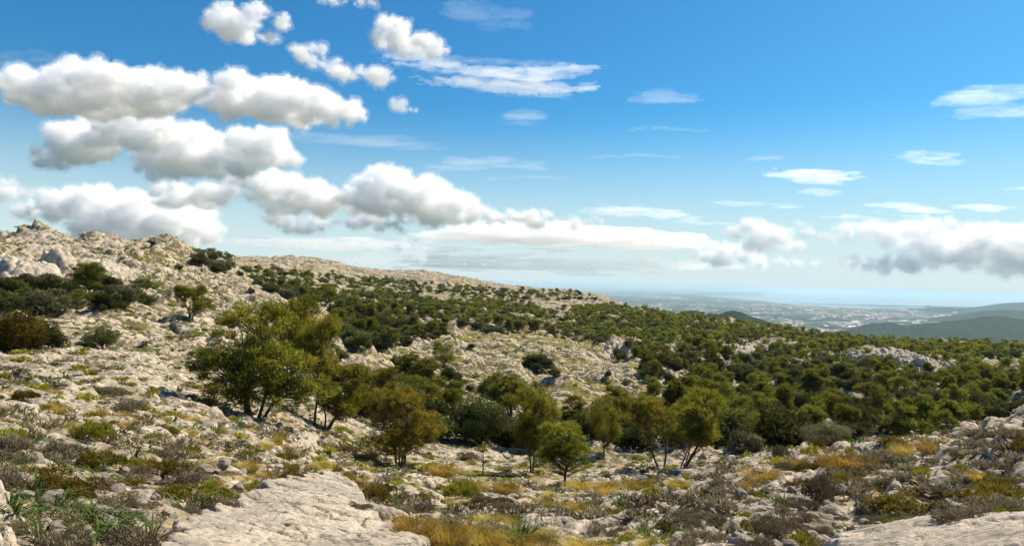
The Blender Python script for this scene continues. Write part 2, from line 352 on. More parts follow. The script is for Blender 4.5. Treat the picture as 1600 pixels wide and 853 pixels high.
for i, (a, b_, w_, dp, lab) in enumerate([(1055,467,16,5,'broad bright white shed by the airport left of the bay'),(1030,467,8,3,'white shed left of the broad bright shed'),(1018,467,7,3,'leftmost white shed of the plain'),(1125,471,9,3,'white shed on the shore side of the plain'),
    (1293,507,5,26,'slanted white shed row left of the white cluster'),(1304,506,5,22,'second slanted white shed'),(1316,507,8,24,'brightest slanted white shed beneath the fields'),(1328,506,5,18,'white shed right of the brightest slanted one'),(1336,505,12,4,'long low white shed right of the slanted ones'),
    (1290,512,7,3,'white hall just above the wood edge'),(1495,490,18,3,'long white hall before the right hand hills'),(1478,500,14,3,'white hall above the nearest blue hill'),(1430,507,14,3,'white hall row left of the nearest blue hill'),(1450,479,6,3,'white hall on the far shore'),
    (1235,484,8,3,'white hall in the middle of the plain'),(1262,487,10,3,'second white hall in the middle of the plain'),(1340,488,8,3,'white hall under the port'),(1510,485,9,3,'small white hall right of the long one'),(1180,492,10,3,'white hall row over the notched hill')]):
    x, y = flat(a, b_); o = bpy.data.objects.new('warehouse', shed); COL.objects.link(o); o.location = (x, y, ZP-2); o.scale = (w_*y/F, dp*12, 15+y*.0008); o.rotation_euler = (0, 0, .5 if dp > 10 else .1); tag(o, lab, 'warehouse', 'warehouses of the plain')
rg = np.random.RandomState(8); tv_, tf_, k = [], [], 0
for j in range(5600):
    a = rg.uniform(1000, 1620); b_ = rg.uniform(463, 520) if a > 1100 else rg.uniform(460, 490); x, y = flat(a, b_)
    if gnoise(np.array([a/45.]), np.array([b_/6.]), 15)[0] < .12 or b_ < np.interp(a, [1000, 1100, 1213, 1290, 1400, 1600], [462, 465, 475, 480, 483, 482]): continue
    s = rg.uniform(12, 30)*(1+y/22000.); c = BV*np.array([s*rg.uniform(1, 2.4), s*rg.uniform(.6, 1.2), rg.uniform(6, 15)]); t = rg.uniform(0, 3); ct, st = math.cos(t), math.sin(t)
    c = np.stack([c[:, 0]*ct-c[:, 1]*st+x, c[:, 0]*st+c[:, 1]*ct+y, c[:, 2]+ZP-1], -1); tv_ += [tuple(v) for v in c]; tf_ += [tuple(q_+k for q_ in dict.fromkeys(f)) for f in BF]; k += 10
tme = bpy.data.meshes.new('town'); tme.from_pydata(tv_, [], tf_); tme.materials.append(bw); tme.materials.append(br)
tme.polygons.foreach_set('material_index', np.tile(np.array([0, 0, 0, 0, 1, 1, 0, 0], np.int32), k//10)); tag(obj('town', tme), 'hazy white and terracotta towns spread over the coastal plain', 'town', kind='stuff')
# haze: one closed box of even, pale air
ha = bpy.data.materials.new('haze_air'); ha.use_nodes = True; ht = ha.node_tree; ht.nodes.clear()
ho = ht.nodes.new('ShaderNodeOutputMaterial'); pv = ht.nodes.new('ShaderNodeVolumePrincipled')
pv.inputs['Color'].default_value = (.62, .85, 1, 1); pv.inputs['Density'].default_value = 3.5e-5; pv.inputs['Density Attribute'].default_value = ''
pv.inputs['Anisotropy'].default_value = 0.1; ht.links.new(pv.outputs[0], ho.inputs['Volume'])
HZ = 75.
b = S+500
hv_ = [(x, y, z) for z in (ZP-30, HZ) for x, y in ((-b, -7000), (b, -7000), (b, b), (-b, b))]
hme = bpy.data.meshes.new('haze'); hme.from_pydata(hv_, [], [(3, 2, 1, 0), (4, 5, 6, 7), (0, 1, 5, 4), (1, 2, 6, 5), (2, 3, 7, 6), (3, 0, 4, 7)]); hme.materials.append(ha)
tag(obj('haze', hme), 'pale blue haze over the plain and the sea', 'haze', kind='stuff')
print('far', time.time()-T0)
# ------------------------------------------------------------------ clouds: closed puffed hulls filled with scattering air, far above the haze
def cloud_mat(name, dens, g=.0):
    m = bpy.data.materials.new(name); m.use_nodes = True; t = m.node_tree; t.nodes.clear()
    o = t.nodes.new('ShaderNodeOutputMaterial'); v = t.nodes.new('ShaderNodeVolumeScatter')
    v.inputs['Color'].default_value = (1, 1, 1, 1); v.inputs['Density'].default_value = dens; v.inputs['Anisotropy'].default_value = g
    t.links.new(v.outputs[0], o.inputs['Volume']); return m
def ico(sub=2):
    me = bpy.data.meshes.new('tmp'); import bmesh
    b = bmesh.new(); bmesh.ops.create_icosphere(b, subdivisions=sub, radius=1); V = np.array([v.co[:] for v in b.verts]); Fc = np.array([[v.index for v in f.verts] for f in b.faces]); b.free()
    bpy.data.meshes.remove(me); return V, Fc
IV, IF = ico(2); IV1, IF1 = ico(1)
ctex = []
for i, sc_ in enumerate((30., 10., 4., 1.7)):
    t_ = bpy.data.textures.new('cloud_billow', 'CLOUDS'); t_.noise_scale = sc_; t_.noise_depth = 2; t_.noise_type = 'SOFT_NOISE' if i else 'SOFT_NOISE'
    ctex.append(t_)
def cumulus(label, ells, seed, D=None, mfp=5., deep=.9, ragged=1., n=1., flat=True, vox=1.5, name='cloud', g=.0):
    """ells: (px, py, rx, ry) lumps as they stand in the sky; mesh units are photo pixels at the cloud's own distance"""
    rng = np.random.RandomState(seed); ax = sum(e[0] for e in ells)/len(ells); bot = max(e[1]+e[3] for e in ells)
    ay = sum(e[1] for e in ells)/len(ells); u0, v0 = lv(ax, ay)
    if D is None: D = min(1250.*F/max(-v0, 1), 32000.)
    s = D/F; P = []; rad = []
    for (ex, ey, rx, ry) in ells:
        k = int(n*(10+rx*ry/70.))
        for i in range(k):
            a = rng.uniform(0, 2*math.pi); q_ = math.sqrt(rng.uniform(0, 1)); b_ = rng.uniform(-1, 1)
            x = ex+math.cos(a)*q_*rx*.85; z = ey+math.sin(a)*q_*ry*.78
            r = min(ry, rx)*rng.uniform(.30, .66)*(1.1-.45*q_)
            if ragged < 1: r *= ragged
            if flat: z = min(z, ey+ry-r*.75)
            u, v = lv(x, z); P.append((u-u0, b_*min(rx, ry*2)*deep*math.sqrt(max(0, 1-q_*q_)), -(v-v0))); rad.append(r)
    P = np.array(P); rad = np.array(rad)
    # second generation: small puffs on the skins of the big ones
    k = rng.randint(0, len(P), int(len(P)*1.6)); d = rng.normal(size=(len(k), 3)); d[:, 2] = np.where(flat, np.abs(d[:, 2])*.8, d[:, 2]); d /= np.linalg.norm(d, axis=1)[:, None]
    P = np.concatenate([P, P[k]+d*rad[k][:, None]*.85]); rad = np.concatenate([rad, rad[k]*rng.uniform(.25, .5, len(k))])
    sq = rng.uniform(.75, 1., len(P)); Sx = np.stack([rad*rng.uniform(1.1, 1.7, len(P)), rad, rad*sq], -1)
    V = (P[:, None, :]+IV1[None]*Sx[:, None, :]).reshape(-1, 3); Fa = (IF1[None]+(np.arange(len(P))*len(IV1))[:, None, None]).reshape(-1, 3)
    me = mesh_np(name, V, Fa, True, None, cloud_mat('cloud_vapour', 1./(mfp*s), g))
    o = tag(obj(name, me), label, 'cloud', 'clouds over the hills and the sea')
    o.location = (u0/F*D, D, -v0/F*D); o.scale = (s, s, s)
    rm_ = o.modifiers.new('union', 'REMESH'); rm_.mode = 'VOXEL'; rm_.voxel_size = vox
    def billow(o_, k, mid):
        for t_, st in zip(ctex, (15.*ragged, 12., 9.5, 6.)):
            dm = o_.modifiers.new('billow', 'DISPLACE'); dm.texture = t_; dm.strength = st*k; dm.mid_level = mid; dm.texture_coords = 'LOCAL'
        r2 = o_.modifiers.new('skin', 'REMESH'); r2.mode = 'VOXEL'; r2.voxel_size = vox*.9
    billow(o, 1.05, .49)
    fm = me.copy(); fm.materials.clear(); fm.materials.append(cloud_mat('cloud_fringe', 1./(mfp*s*5.5), g))   # thin torn air around the dense body
    fr = obj('fringe', fm, o); rm2 = fr.modifiers.new('union', 'REMESH'); rm2.mode = 'VOXEL'; rm2.voxel_size = vox; billow(fr, 1.3, .41)
    return o
CL = [
 ('big white puffy cloud highest of the left bank above the ridge', [(60,140,65,32),(130,125,50,28),(160,145,150,38),(250,140,60,32),(290,128,40,24)], 4.5),
 ('rounded white cloud with a flat grey base right of the highest left cloud', [(400,150,70,34),(460,165,90,30),(530,172,38,24),(350,165,40,20)], 4.5),
 ('lumpy white cloud with a double tail under the highest left cloud', [(130,220,55,36),(90,245,48,20),(200,210,70,34),(250,205,40,22)], 4.5),
 ('broad cloud with a dark grey belly in the middle of the left bank', [(320,225,85,30),(270,245,60,26),(400,230,55,32),(340,255,90,26),(250,265,40,18),(440,250,50,16)], 4.5),
 ('long white cloud bank with domed tops over the middle of the ridge', [(420,290,80,28),(500,310,120,30),(600,290,55,30),(640,310,95,34),(700,325,55,28),(300,305,80,22)], 4.5),
 ('tail of low white cloud trailing right from the domed bank', [(780,338,55,15),(830,340,50,13),(880,350,50,9),(926,345,16,8)], 4.),
 ('layered grey white cloud lying on the top of the rocky ridge', [(150,320,100,28),(230,340,110,34),(80,330,50,20),(290,360,70,24),(180,360,100,22)], 4.5),
 ('small flat white cloud beneath the domed bank', [(480,350,60,13),(440,340,40,12),(600,345,70,16)], 4.),
 ('pale ragged cloud strip at the left edge of the sky', [(15,300,45,12),(50,305,40,8),(10,285,15,8)], 7.),
 ('curled ragged cloud at the top near the left third', [(345,28,28,22),(375,45,38,20),(400,20,22,14),(420,60,18,10),(440,35,12,10)], 4.5),
 ('cloud fragment cut off by the top edge above the curled cloud', [(520,0,40,6),(560,5,34,6)], 5.),
 ('diagonal chain of small torn white clouds', [(480,82,36,12),(510,102,34,12),(555,118,34,10),(595,122,26,14),(570,112,20,9)], 5.),
 ('compact bright white cloud alone high above the torn chain', [(610,52,34,22),(645,70,40,18),(680,75,24,13),(600,40,16,10)], 4.),
 ('tiny white puff beside the tail of the torn chain', [(622,163,20,9),(645,172,12,5)], 6.),
 ('medium white cloud with a grey core over the sea', [(1168,358,32,19),(1205,370,42,20),(1235,385,22,10),(1195,382,36,13)], 4.),
 ('white cloud at the end of the long veil above the cape', [(1150,394,36,15),(1170,408,28,12),(1110,396,40,11),(1135,402,40,14)], 4.),
 ('large bright cloud with grey shadows at the right edge over the sea', [(1350,358,45,18),(1420,368,60,24),(1480,392,80,30),(1540,385,70,34),(1610,392,70,38),(1390,412,80,17),(1340,410,38,13),(1470,352,32,12),(1590,412,70,20)], 4.),
 ('small torn cloudlet left of the large right cloud', [(1262,362,18,7),(1290,372,22,8),(1250,350,8,5)], 6.),
 ('tiny low cloudlet above the sea near the port', [(1215,407,10,4),(1232,410,8,3)], 5.),
 ('tiny low cloudlet hanging over the port', [(1245,410,9,4),(1275,411,12,5)], 5.),
 ('faint small dark cloudlet over the cape', [(1030,408,16,4)], 9.),
 ('little white wisp low over the middle ridge', [(632,382,12,9)], 6.),
 ('second little white wisp right above the middle ridge', [(662,402,10,8)], 6.),
]
for i, (lab, e, mf) in enumerate(CL): cumulus(lab, e, 100+i, mfp=mf*2.9*(1.5 if 'large bright' in lab or 'medium white' in lab else 1), g=.0, vox=1.3)

def streak(label, lines, seed, mfp=60., name='cirrus_cloud', wob=1.):
    """lines: (polyline of photo pixels, half thickness); drawn-out veils of ice cloud"""
    rng = np.random.RandomState(seed); allp = [p for l, _ in lines for p in l]
    ax = sum(p[0] for p in allp)/len(allp); ay = sum(p[1] for p in allp)/len(allp); u0, v0 = lv(ax, ay)
    D = min(5200.*F/max(-v0, 1), 60000.); s = D/F; P = []; S_ = []
    for line, th in lines:
        line = np.array(line, float); L = np.concatenate([[0], np.cumsum(np.hypot(*np.diff(line, axis=0).T))])
        for t in rng.uniform(0, L[-1], int(L[-1]/2.2)+6):
            x = np.interp(t, L, line[:, 0]); y = np.interp(t, L, line[:, 1]); e = math.sin(math.pi*min(1, max(0, t/L[-1])))**.6
            r = th*e*rng.uniform(.10, .34)+.4; u, v = lv(x, y+rng.normal()*th*.42*e*wob)
            P.append((u-u0, rng.uniform(-1, 1)*th*3, -(v-v0))); S_.append((r*rng.uniform(6, 16), r*rng.uniform(3, 8), r*.55))
    P = np.array(P); S_ = np.array(S_)
    V = (P[:, None, :]+IV1[None]*S_[:, None, :]).reshape(-1, 3); Fa = (IF1[None]+(np.arange(len(P))*len(IV1))[:, None, None]).reshape(-1, 3)
    me = mesh_np(name, V, Fa, True, None, cloud_mat('ice_cloud', 1./(mfp*s), .3))
    o = tag(obj(name, me), label, 'cloud', 'thin high clouds'); o.location = (u0/F*D, D, -v0/F*D); o.scale = (s, s, s)
    rm_ = o.modifiers.new('union', 'REMESH'); rm_.mode = 'VOXEL'; rm_.voxel_size = 1.4
    for t_, st in zip(ctex[1:], (3., 2.4, 1.2)):
        dm = o.modifiers.new('fray', 'DISPLACE'); dm.texture = t_; dm.strength = st*min(1.6, max(.5, lines[0][1]/8)); dm.mid_level = .45; dm.texture_coords = 'LOCAL'
    return o
CI = [
 ('fine fibrous threads fanning out under the winged streaks', [([(560,78),(680,92),(800,98),(930,101)],4),([(700,132),(800,148),(900,152)],4),([(600,104),(720,114),(860,127)],3)], 45),
 ('thin fibres crossing the sky right of the centre', [([(960,205),(1030,200),(1110,206)],3),([(900,248),(1000,242),(1090,246)],3),([(1160,250),(1190,247),(1230,249)],4)], 60),
 ('thin bright fibres between the medium cloud and the large right cloud', [([(1050,345),(1100,350),(1150,349)],4),([(1270,340),(1330,338),(1400,345)],4),([(1580,350),(1620,352)],4)], 35),

 ('pair of long feathered white streaks sweeping like a wing across the upper sky', [([(590,92),(660,97),(740,108),(800,115),(850,117),(900,110),(945,107)],9),([(640,124),(720,128),(800,133),(850,140),(885,144),(915,138),(945,131)],8)], 26),
 ('faint brushed streak right of the small white wing of the upper sky', [([(985,152),(1020,152),(1060,154),(1095,160)],8)], 60),
 ('faint short streak under the winged streaks', [([(790,190),(820,184),(850,182)],9)], 80),
 ('soft white streak cut off by the right edge', [([(1465,158),(1520,150),(1570,150),(1625,140)],12),([(1490,175),(1560,178),(1625,175)],9)], 55),
 ('bright short white streak high over the sea', [([(1198,267),(1230,270),(1280,278),(1340,280)],10)], 22),
 ('small streak just under the bright short streak', [([(1250,299),(1290,301),(1320,305)],6)], 35),
 ('thin long streak left above the medium cloud over the sea', [([(1105,315),(1160,318),(1200,322),(1262,324)],5)], 40),
 ('thin streak above the large right cloud', [([(1355,320),(1400,323),(1440,328),(1485,330)],7)], 28),
 ('short streak at the right end above the large right cloud', [([(1498,322),(1530,324),(1572,330)],7)], 28),
 ('tiny faint streak touching the right edge of the sky', [([(1570,294),(1620,297)],4)], 40),
 ('faint streak curving in the right part of the sky', [([(1405,238),(1440,244),(1500,260)],7)], 90),
 ('faint veil crossing behind the domed bank and the middle sky', [([(430,213),(520,217),(640,226),(700,228)],10)], 90),
 ('faint veil streak over the tail of the domed bank', [([(650,262),(740,256),(800,254),(860,262)],10)], 75),
 ('lower faint thin streak over the tail of the domed bank', [([(740,280),(820,277),(900,279)],4)], 80),
 ('broad bright veil stretched from the domed bank to the cape', [([(640,368),(760,366),(860,368),(960,372),(1060,376),(1130,388)],19),([(700,352),(860,356),(1000,362),(1090,372)],8)], 19),
 ('pale veil strip between the tail of the bank and the medium cloud', [([(905,328),(960,328),(1030,334),(1100,345)],9)], 70),
 ('wide pale veil low above the middle ridge', [([(330,378),(460,380),(600,382),(760,392)],13)], 55),
 ('lowest wide pale veil lying just above the sea horizon', [([(420,410),(600,408),(800,412),(1000,414),(1200,418)],14)], 70),
 ('dim veil in the top left corner above the highest left cloud', [([(-20,115),(40,98),(100,90)],10)], 110),
 ('faint high veil near the top centre', [([(700,15),(760,22),(830,38)],12)], 130),
]
for i, (lab, l, mf) in enumerate(CI): streak(lab, l, 300+i, mfp=mf*(2.4 if i not in (3, 13, 17, 18, 19, 20) else (1.6 if i == 3 else 1.0)))
print('clouds', time.time()-T0)
# ------------------------------------------------------------------ plant materials
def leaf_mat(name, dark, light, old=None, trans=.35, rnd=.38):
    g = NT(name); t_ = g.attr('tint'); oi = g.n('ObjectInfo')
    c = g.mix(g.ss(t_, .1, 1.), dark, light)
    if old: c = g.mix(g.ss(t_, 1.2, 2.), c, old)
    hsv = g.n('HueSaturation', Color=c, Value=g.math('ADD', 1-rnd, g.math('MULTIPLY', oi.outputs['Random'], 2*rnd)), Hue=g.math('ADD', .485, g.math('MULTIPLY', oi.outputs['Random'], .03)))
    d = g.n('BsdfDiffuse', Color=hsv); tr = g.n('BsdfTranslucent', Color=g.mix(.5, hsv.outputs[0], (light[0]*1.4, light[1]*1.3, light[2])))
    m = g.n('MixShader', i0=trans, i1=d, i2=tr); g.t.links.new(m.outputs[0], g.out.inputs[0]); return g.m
def plain_mat(name, c1, c2, scale=6., rough=.95):
    g = NT(name); tc = g.n('TexCoord').outputs['Object']
    b = g.n('BsdfPrincipled', Base_Color=g.mix(g.ss(g.noise(tc, scale, 5, .6), .4, .6), c1, c2), Roughness=rough); b.inputs['Specular IOR Level'].default_value = .1
    g.t.links.new(b.outputs[0], g.out.inputs[0]); return g.m
M_PINE = leaf_mat('pine_needles', (.026, .038, .010), (.245, .250, .034), (.33, .20, .03), .5)
M_PINEF = leaf_mat('pine_needles', (.022, .032, .010), (.205, .215, .034), (.28, .18, .03), .42, .5)
M_PINE2 = leaf_mat('dry_pine_needles', (.048, .050, .012), (.245, .225, .034), (.34, .19, .03), .45)
M_OAK = leaf_mat('holm_oak_leaves', (.022, .030, .010), (.150, .160, .050), None, .2, .5)
M_OLIVE = leaf_mat('wild_olive_leaves', (.050, .052, .026), (.19, .18, .095), None, .2)
M_BROOM = leaf_mat('shrub_leaves', (.070, .070, .012), (.31, .29, .04), (.22, .12, .02), .3)
M_RUST = leaf_mat('rusty_shrub_leaves', (.055, .045, .010), (.21, .160, .03), (.20, .09, .02), .25)
M_HEATH = leaf_mat('dead_heath_twigs', (.075, .060, .042), (.34, .28, .18), None, .1)
M_GRASS = leaf_mat('dry_grass_blades', (.10, .095, .014), (.42, .30, .065), (.60, .46, .20), .4)
M_ASPH = leaf_mat('green_strap_leaves', (.035, .060, .012), (.125, .175, .055), None, .35)
M_BARK = plain_mat('bark', (.055, .040, .030), (.12, .095, .075), 9)
M_DEAD = plain_mat('bare_grey_wood', (.11, .085, .065), (.20, .17, .14), 9)

# ------------------------------------------------------------------ plant meshes
def tubes(paths, sides=5):
    """paths: list of (points (n,3), radii (n)) -> one mesh of tapered limbs"""
    Vs, Fs, off = [], [], 0
    ang = np.linspace(0, 2*math.pi, sides, endpoint=False)
    for P, r in paths:
        P = np.asarray(P, float); n = len(P); d = np.gradient(P, axis=0); d /= np.linalg.norm(d, axis=1)[:, None]+1e-9
        a = np.cross(d, np.where(np.abs(d[:, 2:3]) > .9, [[1., 0, 0]], [[0, 0, 1.]])); a /= np.linalg.norm(a, axis=1)[:, None]+1e-9; b = np.cross(d, a)
        ring = P[:, None]+(np.cos(ang)[None, :, None]*a[:, None]+np.sin(ang)[None, :, None]*b[:, None])*np.asarray(r)[:, None, None]
        Vs.append(ring.reshape(-1, 3)); i = np.arange(n*sides).reshape(n, sides)+off; j = np.roll(i, -1, 1)
        Fs.append(np.stack([i[:-1], j[:-1], j[1:], i[1:]], -1).reshape(-1, 4)); off += n*sides
    return np.concatenate(Vs), np.concatenate(Fs)
def sprays(base, direc, length, width, tint, rng):
    """one narrow leaf triangle per row"""
    n = len(base); side = np.cross(direc, rng.normal(size=(n, 3))); side /= np.linalg.norm(side, axis=1)[:, None]+1e-9
    w_ = side*(width*.5)[:, None]; V = np.stack([base-w_, base+w_, base+direc*length[:, None]], 1).reshape(-1, 3)
    return V, np.arange(3*n).reshape(n, 3), np.repeat(tint, 3)
def unit(v): return v/(np.linalg.norm(v, axis=-1, keepdims=True)+1e-9)
def pine_parts(seed, H=5., W=5., stems=3, lean=(0, 0), clumps=150, needles=120, ln=.20, wd=.035, low=.25, gold=.1, umbrella=.3, cr=.42):
    """crown of needle tufts at the ends of upswept limbs; unit-free metres"""
    rng = np.random.RandomState(seed); lean = np.array([lean[0], lean[1]])*H
    # uneven envelope: several overlapping lobes
    nl = rng.randint(6, 10); lob = []
    for i in range(nl):
        a = rng.uniform(0, 2*math.pi); q = rng.uniform(.15, .62)**.8; z = rng.uniform(low+.06, .88)
        lob.append((math.cos(a)*q*W*.5, math.sin(a)*q*W*.5, z*H, W*rng.uniform(.14, .25), H*rng.uniform(.13, .25)))
    lob.append((0, 0, H*.80, W*.26, H*.18)); lob.append((W*.1, 0, H*(low+.3), W*.30, H*.26)); lob = np.array(lob)
    k = rng.randint(0, len(lob), clumps); d = unit(rng.normal(size=(clumps, 3))); d[:, 2] = np.where(rng.rand(clumps) < .7, np.abs(d[:, 2]), d[:, 2]); rr = rng.uniform(.35, 1., clumps)**.5
    C = lob[k, :3]+d*rr[:, None]*np.stack([lob[k, 3], lob[k, 3], lob[k, 4]], -1)
    C[:, 2] = np.clip(C[:, 2], low*H*.75, H*.99); C[:, :2] += lean[None]*(C[:, 2:3]/H)**1.2
    # stems
    paths = []; SP = []
    for i in range(stems):
        a = rng.uniform(0, 2*math.pi); sp = 0 if stems == 1 else rng.uniform(.10, .24)*W
        top = np.array([math.cos(a)*sp, math.sin(a)*sp, H*rng.uniform(.72, .9)]); top[:2] += lean*(top[2]/H)**1.2
        b0 = np.array([math.cos(a)*.03*stems, math.sin(a)*.03*stems, -.25]); t = np.linspace(0, 1, 12)[:, None]
        P = b0+(top-b0)*np.concatenate([t**.8, t**.8, t], 1)+np.concatenate([np.sin(t*5+rng.uniform(0, 6))*.035*W, np.sin(t*4+rng.uniform(0, 6))*.035*W, t*0], 1)*np.minimum(1, t*3)
        r0 = H*.026/(stems**.4)*rng.uniform(.8, 1.15); paths.append((P, r0*(1-t[:, 0]*.85)*np.where(t[:, 0] < .05, 1.5, 1))); SP.append(P)
    SPa = np.concatenate(SP)
    for c in C[:: max(1, clumps//110)]:
        dz = c[2]-SPa[:, 2]; dh = np.linalg.norm(SPa[:, :2]-c[None, :2], axis=1)
        cost = np.abs(dz-dh*.75)+dh*.5+(SPa[:, 2] < H*.12)*3; s_ = SPa[np.argmin(cost)]
        t = np.linspace(0, 1, 6)[:, None]; mid = s_*.45+c*.55+np.array([0, 0, -.10*dh.min()])+rng.normal(size=3)*.08
        Q = s_*(1-t)**2+mid*2*t*(1-t)+c*t*t; paths.append((Q, (H*.0078)*(1-t[:, 0]*.82)))
    tv, tf = tubes(paths)
    # needle tufts
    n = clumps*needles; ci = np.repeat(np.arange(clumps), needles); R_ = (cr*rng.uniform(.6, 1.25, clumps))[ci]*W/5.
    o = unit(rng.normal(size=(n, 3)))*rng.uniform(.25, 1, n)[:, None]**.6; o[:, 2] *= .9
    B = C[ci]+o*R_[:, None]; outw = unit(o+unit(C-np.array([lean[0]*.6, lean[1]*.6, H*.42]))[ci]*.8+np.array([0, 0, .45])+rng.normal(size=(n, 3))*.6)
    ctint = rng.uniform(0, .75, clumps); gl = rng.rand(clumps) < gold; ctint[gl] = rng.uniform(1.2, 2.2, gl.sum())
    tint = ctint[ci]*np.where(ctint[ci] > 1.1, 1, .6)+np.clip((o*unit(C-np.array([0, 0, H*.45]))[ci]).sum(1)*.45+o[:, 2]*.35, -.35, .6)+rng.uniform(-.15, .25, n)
    fv, ff, ft = sprays(B, outw, ln*rng.uniform(.6, 1.3, n), wd*rng.uniform(.7, 1.3, n), tint, rng)
    return (tv, tf), (fv, ff, ft)
def oak_parts(seed, H=3.5, W=4., leaves=9000, sz=.10, lobes=16, low=.08, trunk=True, tn=.0, flatn=1.):
    rng = np.random.RandomState(seed); L = []
    for i in range(lobes):
        a = rng.uniform(0, 2*math.pi); q = rng.uniform(0, 1)**.6; z = rng.uniform(.2, .80)*(1-.35*q*q)
        L.append((math.cos(a)*q*W*.36, math.sin(a)*q*W*.36, max(z*H, low*H+.3), W*rng.uniform(.11, .21), H*rng.uniform(.13, .24)))
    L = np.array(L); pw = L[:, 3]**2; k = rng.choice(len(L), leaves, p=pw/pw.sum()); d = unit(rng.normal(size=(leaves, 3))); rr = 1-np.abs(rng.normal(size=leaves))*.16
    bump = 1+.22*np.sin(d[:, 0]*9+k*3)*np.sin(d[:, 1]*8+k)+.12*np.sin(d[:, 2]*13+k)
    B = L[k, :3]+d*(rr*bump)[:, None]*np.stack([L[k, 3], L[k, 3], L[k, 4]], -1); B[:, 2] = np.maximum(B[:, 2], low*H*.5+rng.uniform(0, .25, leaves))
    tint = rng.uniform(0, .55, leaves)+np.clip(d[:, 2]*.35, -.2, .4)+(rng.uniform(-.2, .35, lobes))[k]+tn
    fv, ff, ft = sprays(B, unit(d+rng.normal(size=(leaves, 3))*.7+[0, 0, .3]), sz*rng.uniform(.7, 1.5, leaves), sz*rng.uniform(.5, .9, leaves), tint, rng)
    paths = []
    for i in range(3):
        t = np.linspace(0, 1, 6)[:, None]; c = L[rng.randint(len(L)), :3]; P = np.array([[.08*i-.08, 0, -.25]])*(1-t)+c[None]*t+np.concatenate([np.sin(t*4+i)*.06*W*.5, np.cos(t*3+i)*.04*W, t*0], 1)*t; paths.append((P, H*.026*(1-t[:, 0]*.7)))
    for l in L[:10]:
        t = np.linspace(0, 1, 5)[:, None]; P = np.array([[0, 0, H*.15]])*(1-t)+l[None, :3]*t; paths.append((P, H*.012*(1-t[:, 0]*.7)))
    return tubes(paths), (fv, ff, ft)
def pair_meshes(nm, parts, mat, trunkmat=None):
    (tv, tf), (fv, ff, ft) = parts
    return mesh_np(nm+'_trunk', tv, tf, True, None, trunkmat or M_BARK), mesh_np(nm+'_crown', fv, ff, False, {'tint': ft}, mat)
def one_mesh(nm, parts, mat, trunkmat=None):
    (tv, tf), (fv, ff, ft) = parts
    f2 = np.concatenate([tf[:, [0, 1, 2]], tf[:, [0, 2, 3]]]); V = np.concatenate([tv, fv]); Fc = np.concatenate([f2, ff+len(tv)])
    me = mesh_np(nm, V, Fc, False, {'tint': np.concatenate([np.zeros(len(tv)), ft])}, mat); me.materials.append(trunkmat or M_BARK)
    mi = np.zeros(len(Fc), np.int32); mi[:len(f2)] = 1; me.polygons.foreach_set('material_index', mi); return me
def tree(name, label, cat, group, px, py, hpx, meshes, natural, wpx=None, rot=None, loc=None, lean=0.):
    """stand a tree with its foot at a photo pixel, scaled to its height there; parts: trunk, crown"""
    X, Y, Z = loc if loc is not None else hit(px, py)
    h = hpx*Y/F; s = h/natural[0]; sx = s if wpx is None else wpx*Y/F/natural[1]
    r = bpy.data.objects.new(name, None); COL.objects.link(r); r.empty_display_size = .5
    r.location = (X, Y, Z-.05); r.rotation_euler = (0, lean, rot or 0); r.scale = (sx, sx if rot else (sx+s)/2, s)
    tag(r, label, cat, group); obj('trunk', meshes[0], r); obj('crown', meshes[1], r); return r
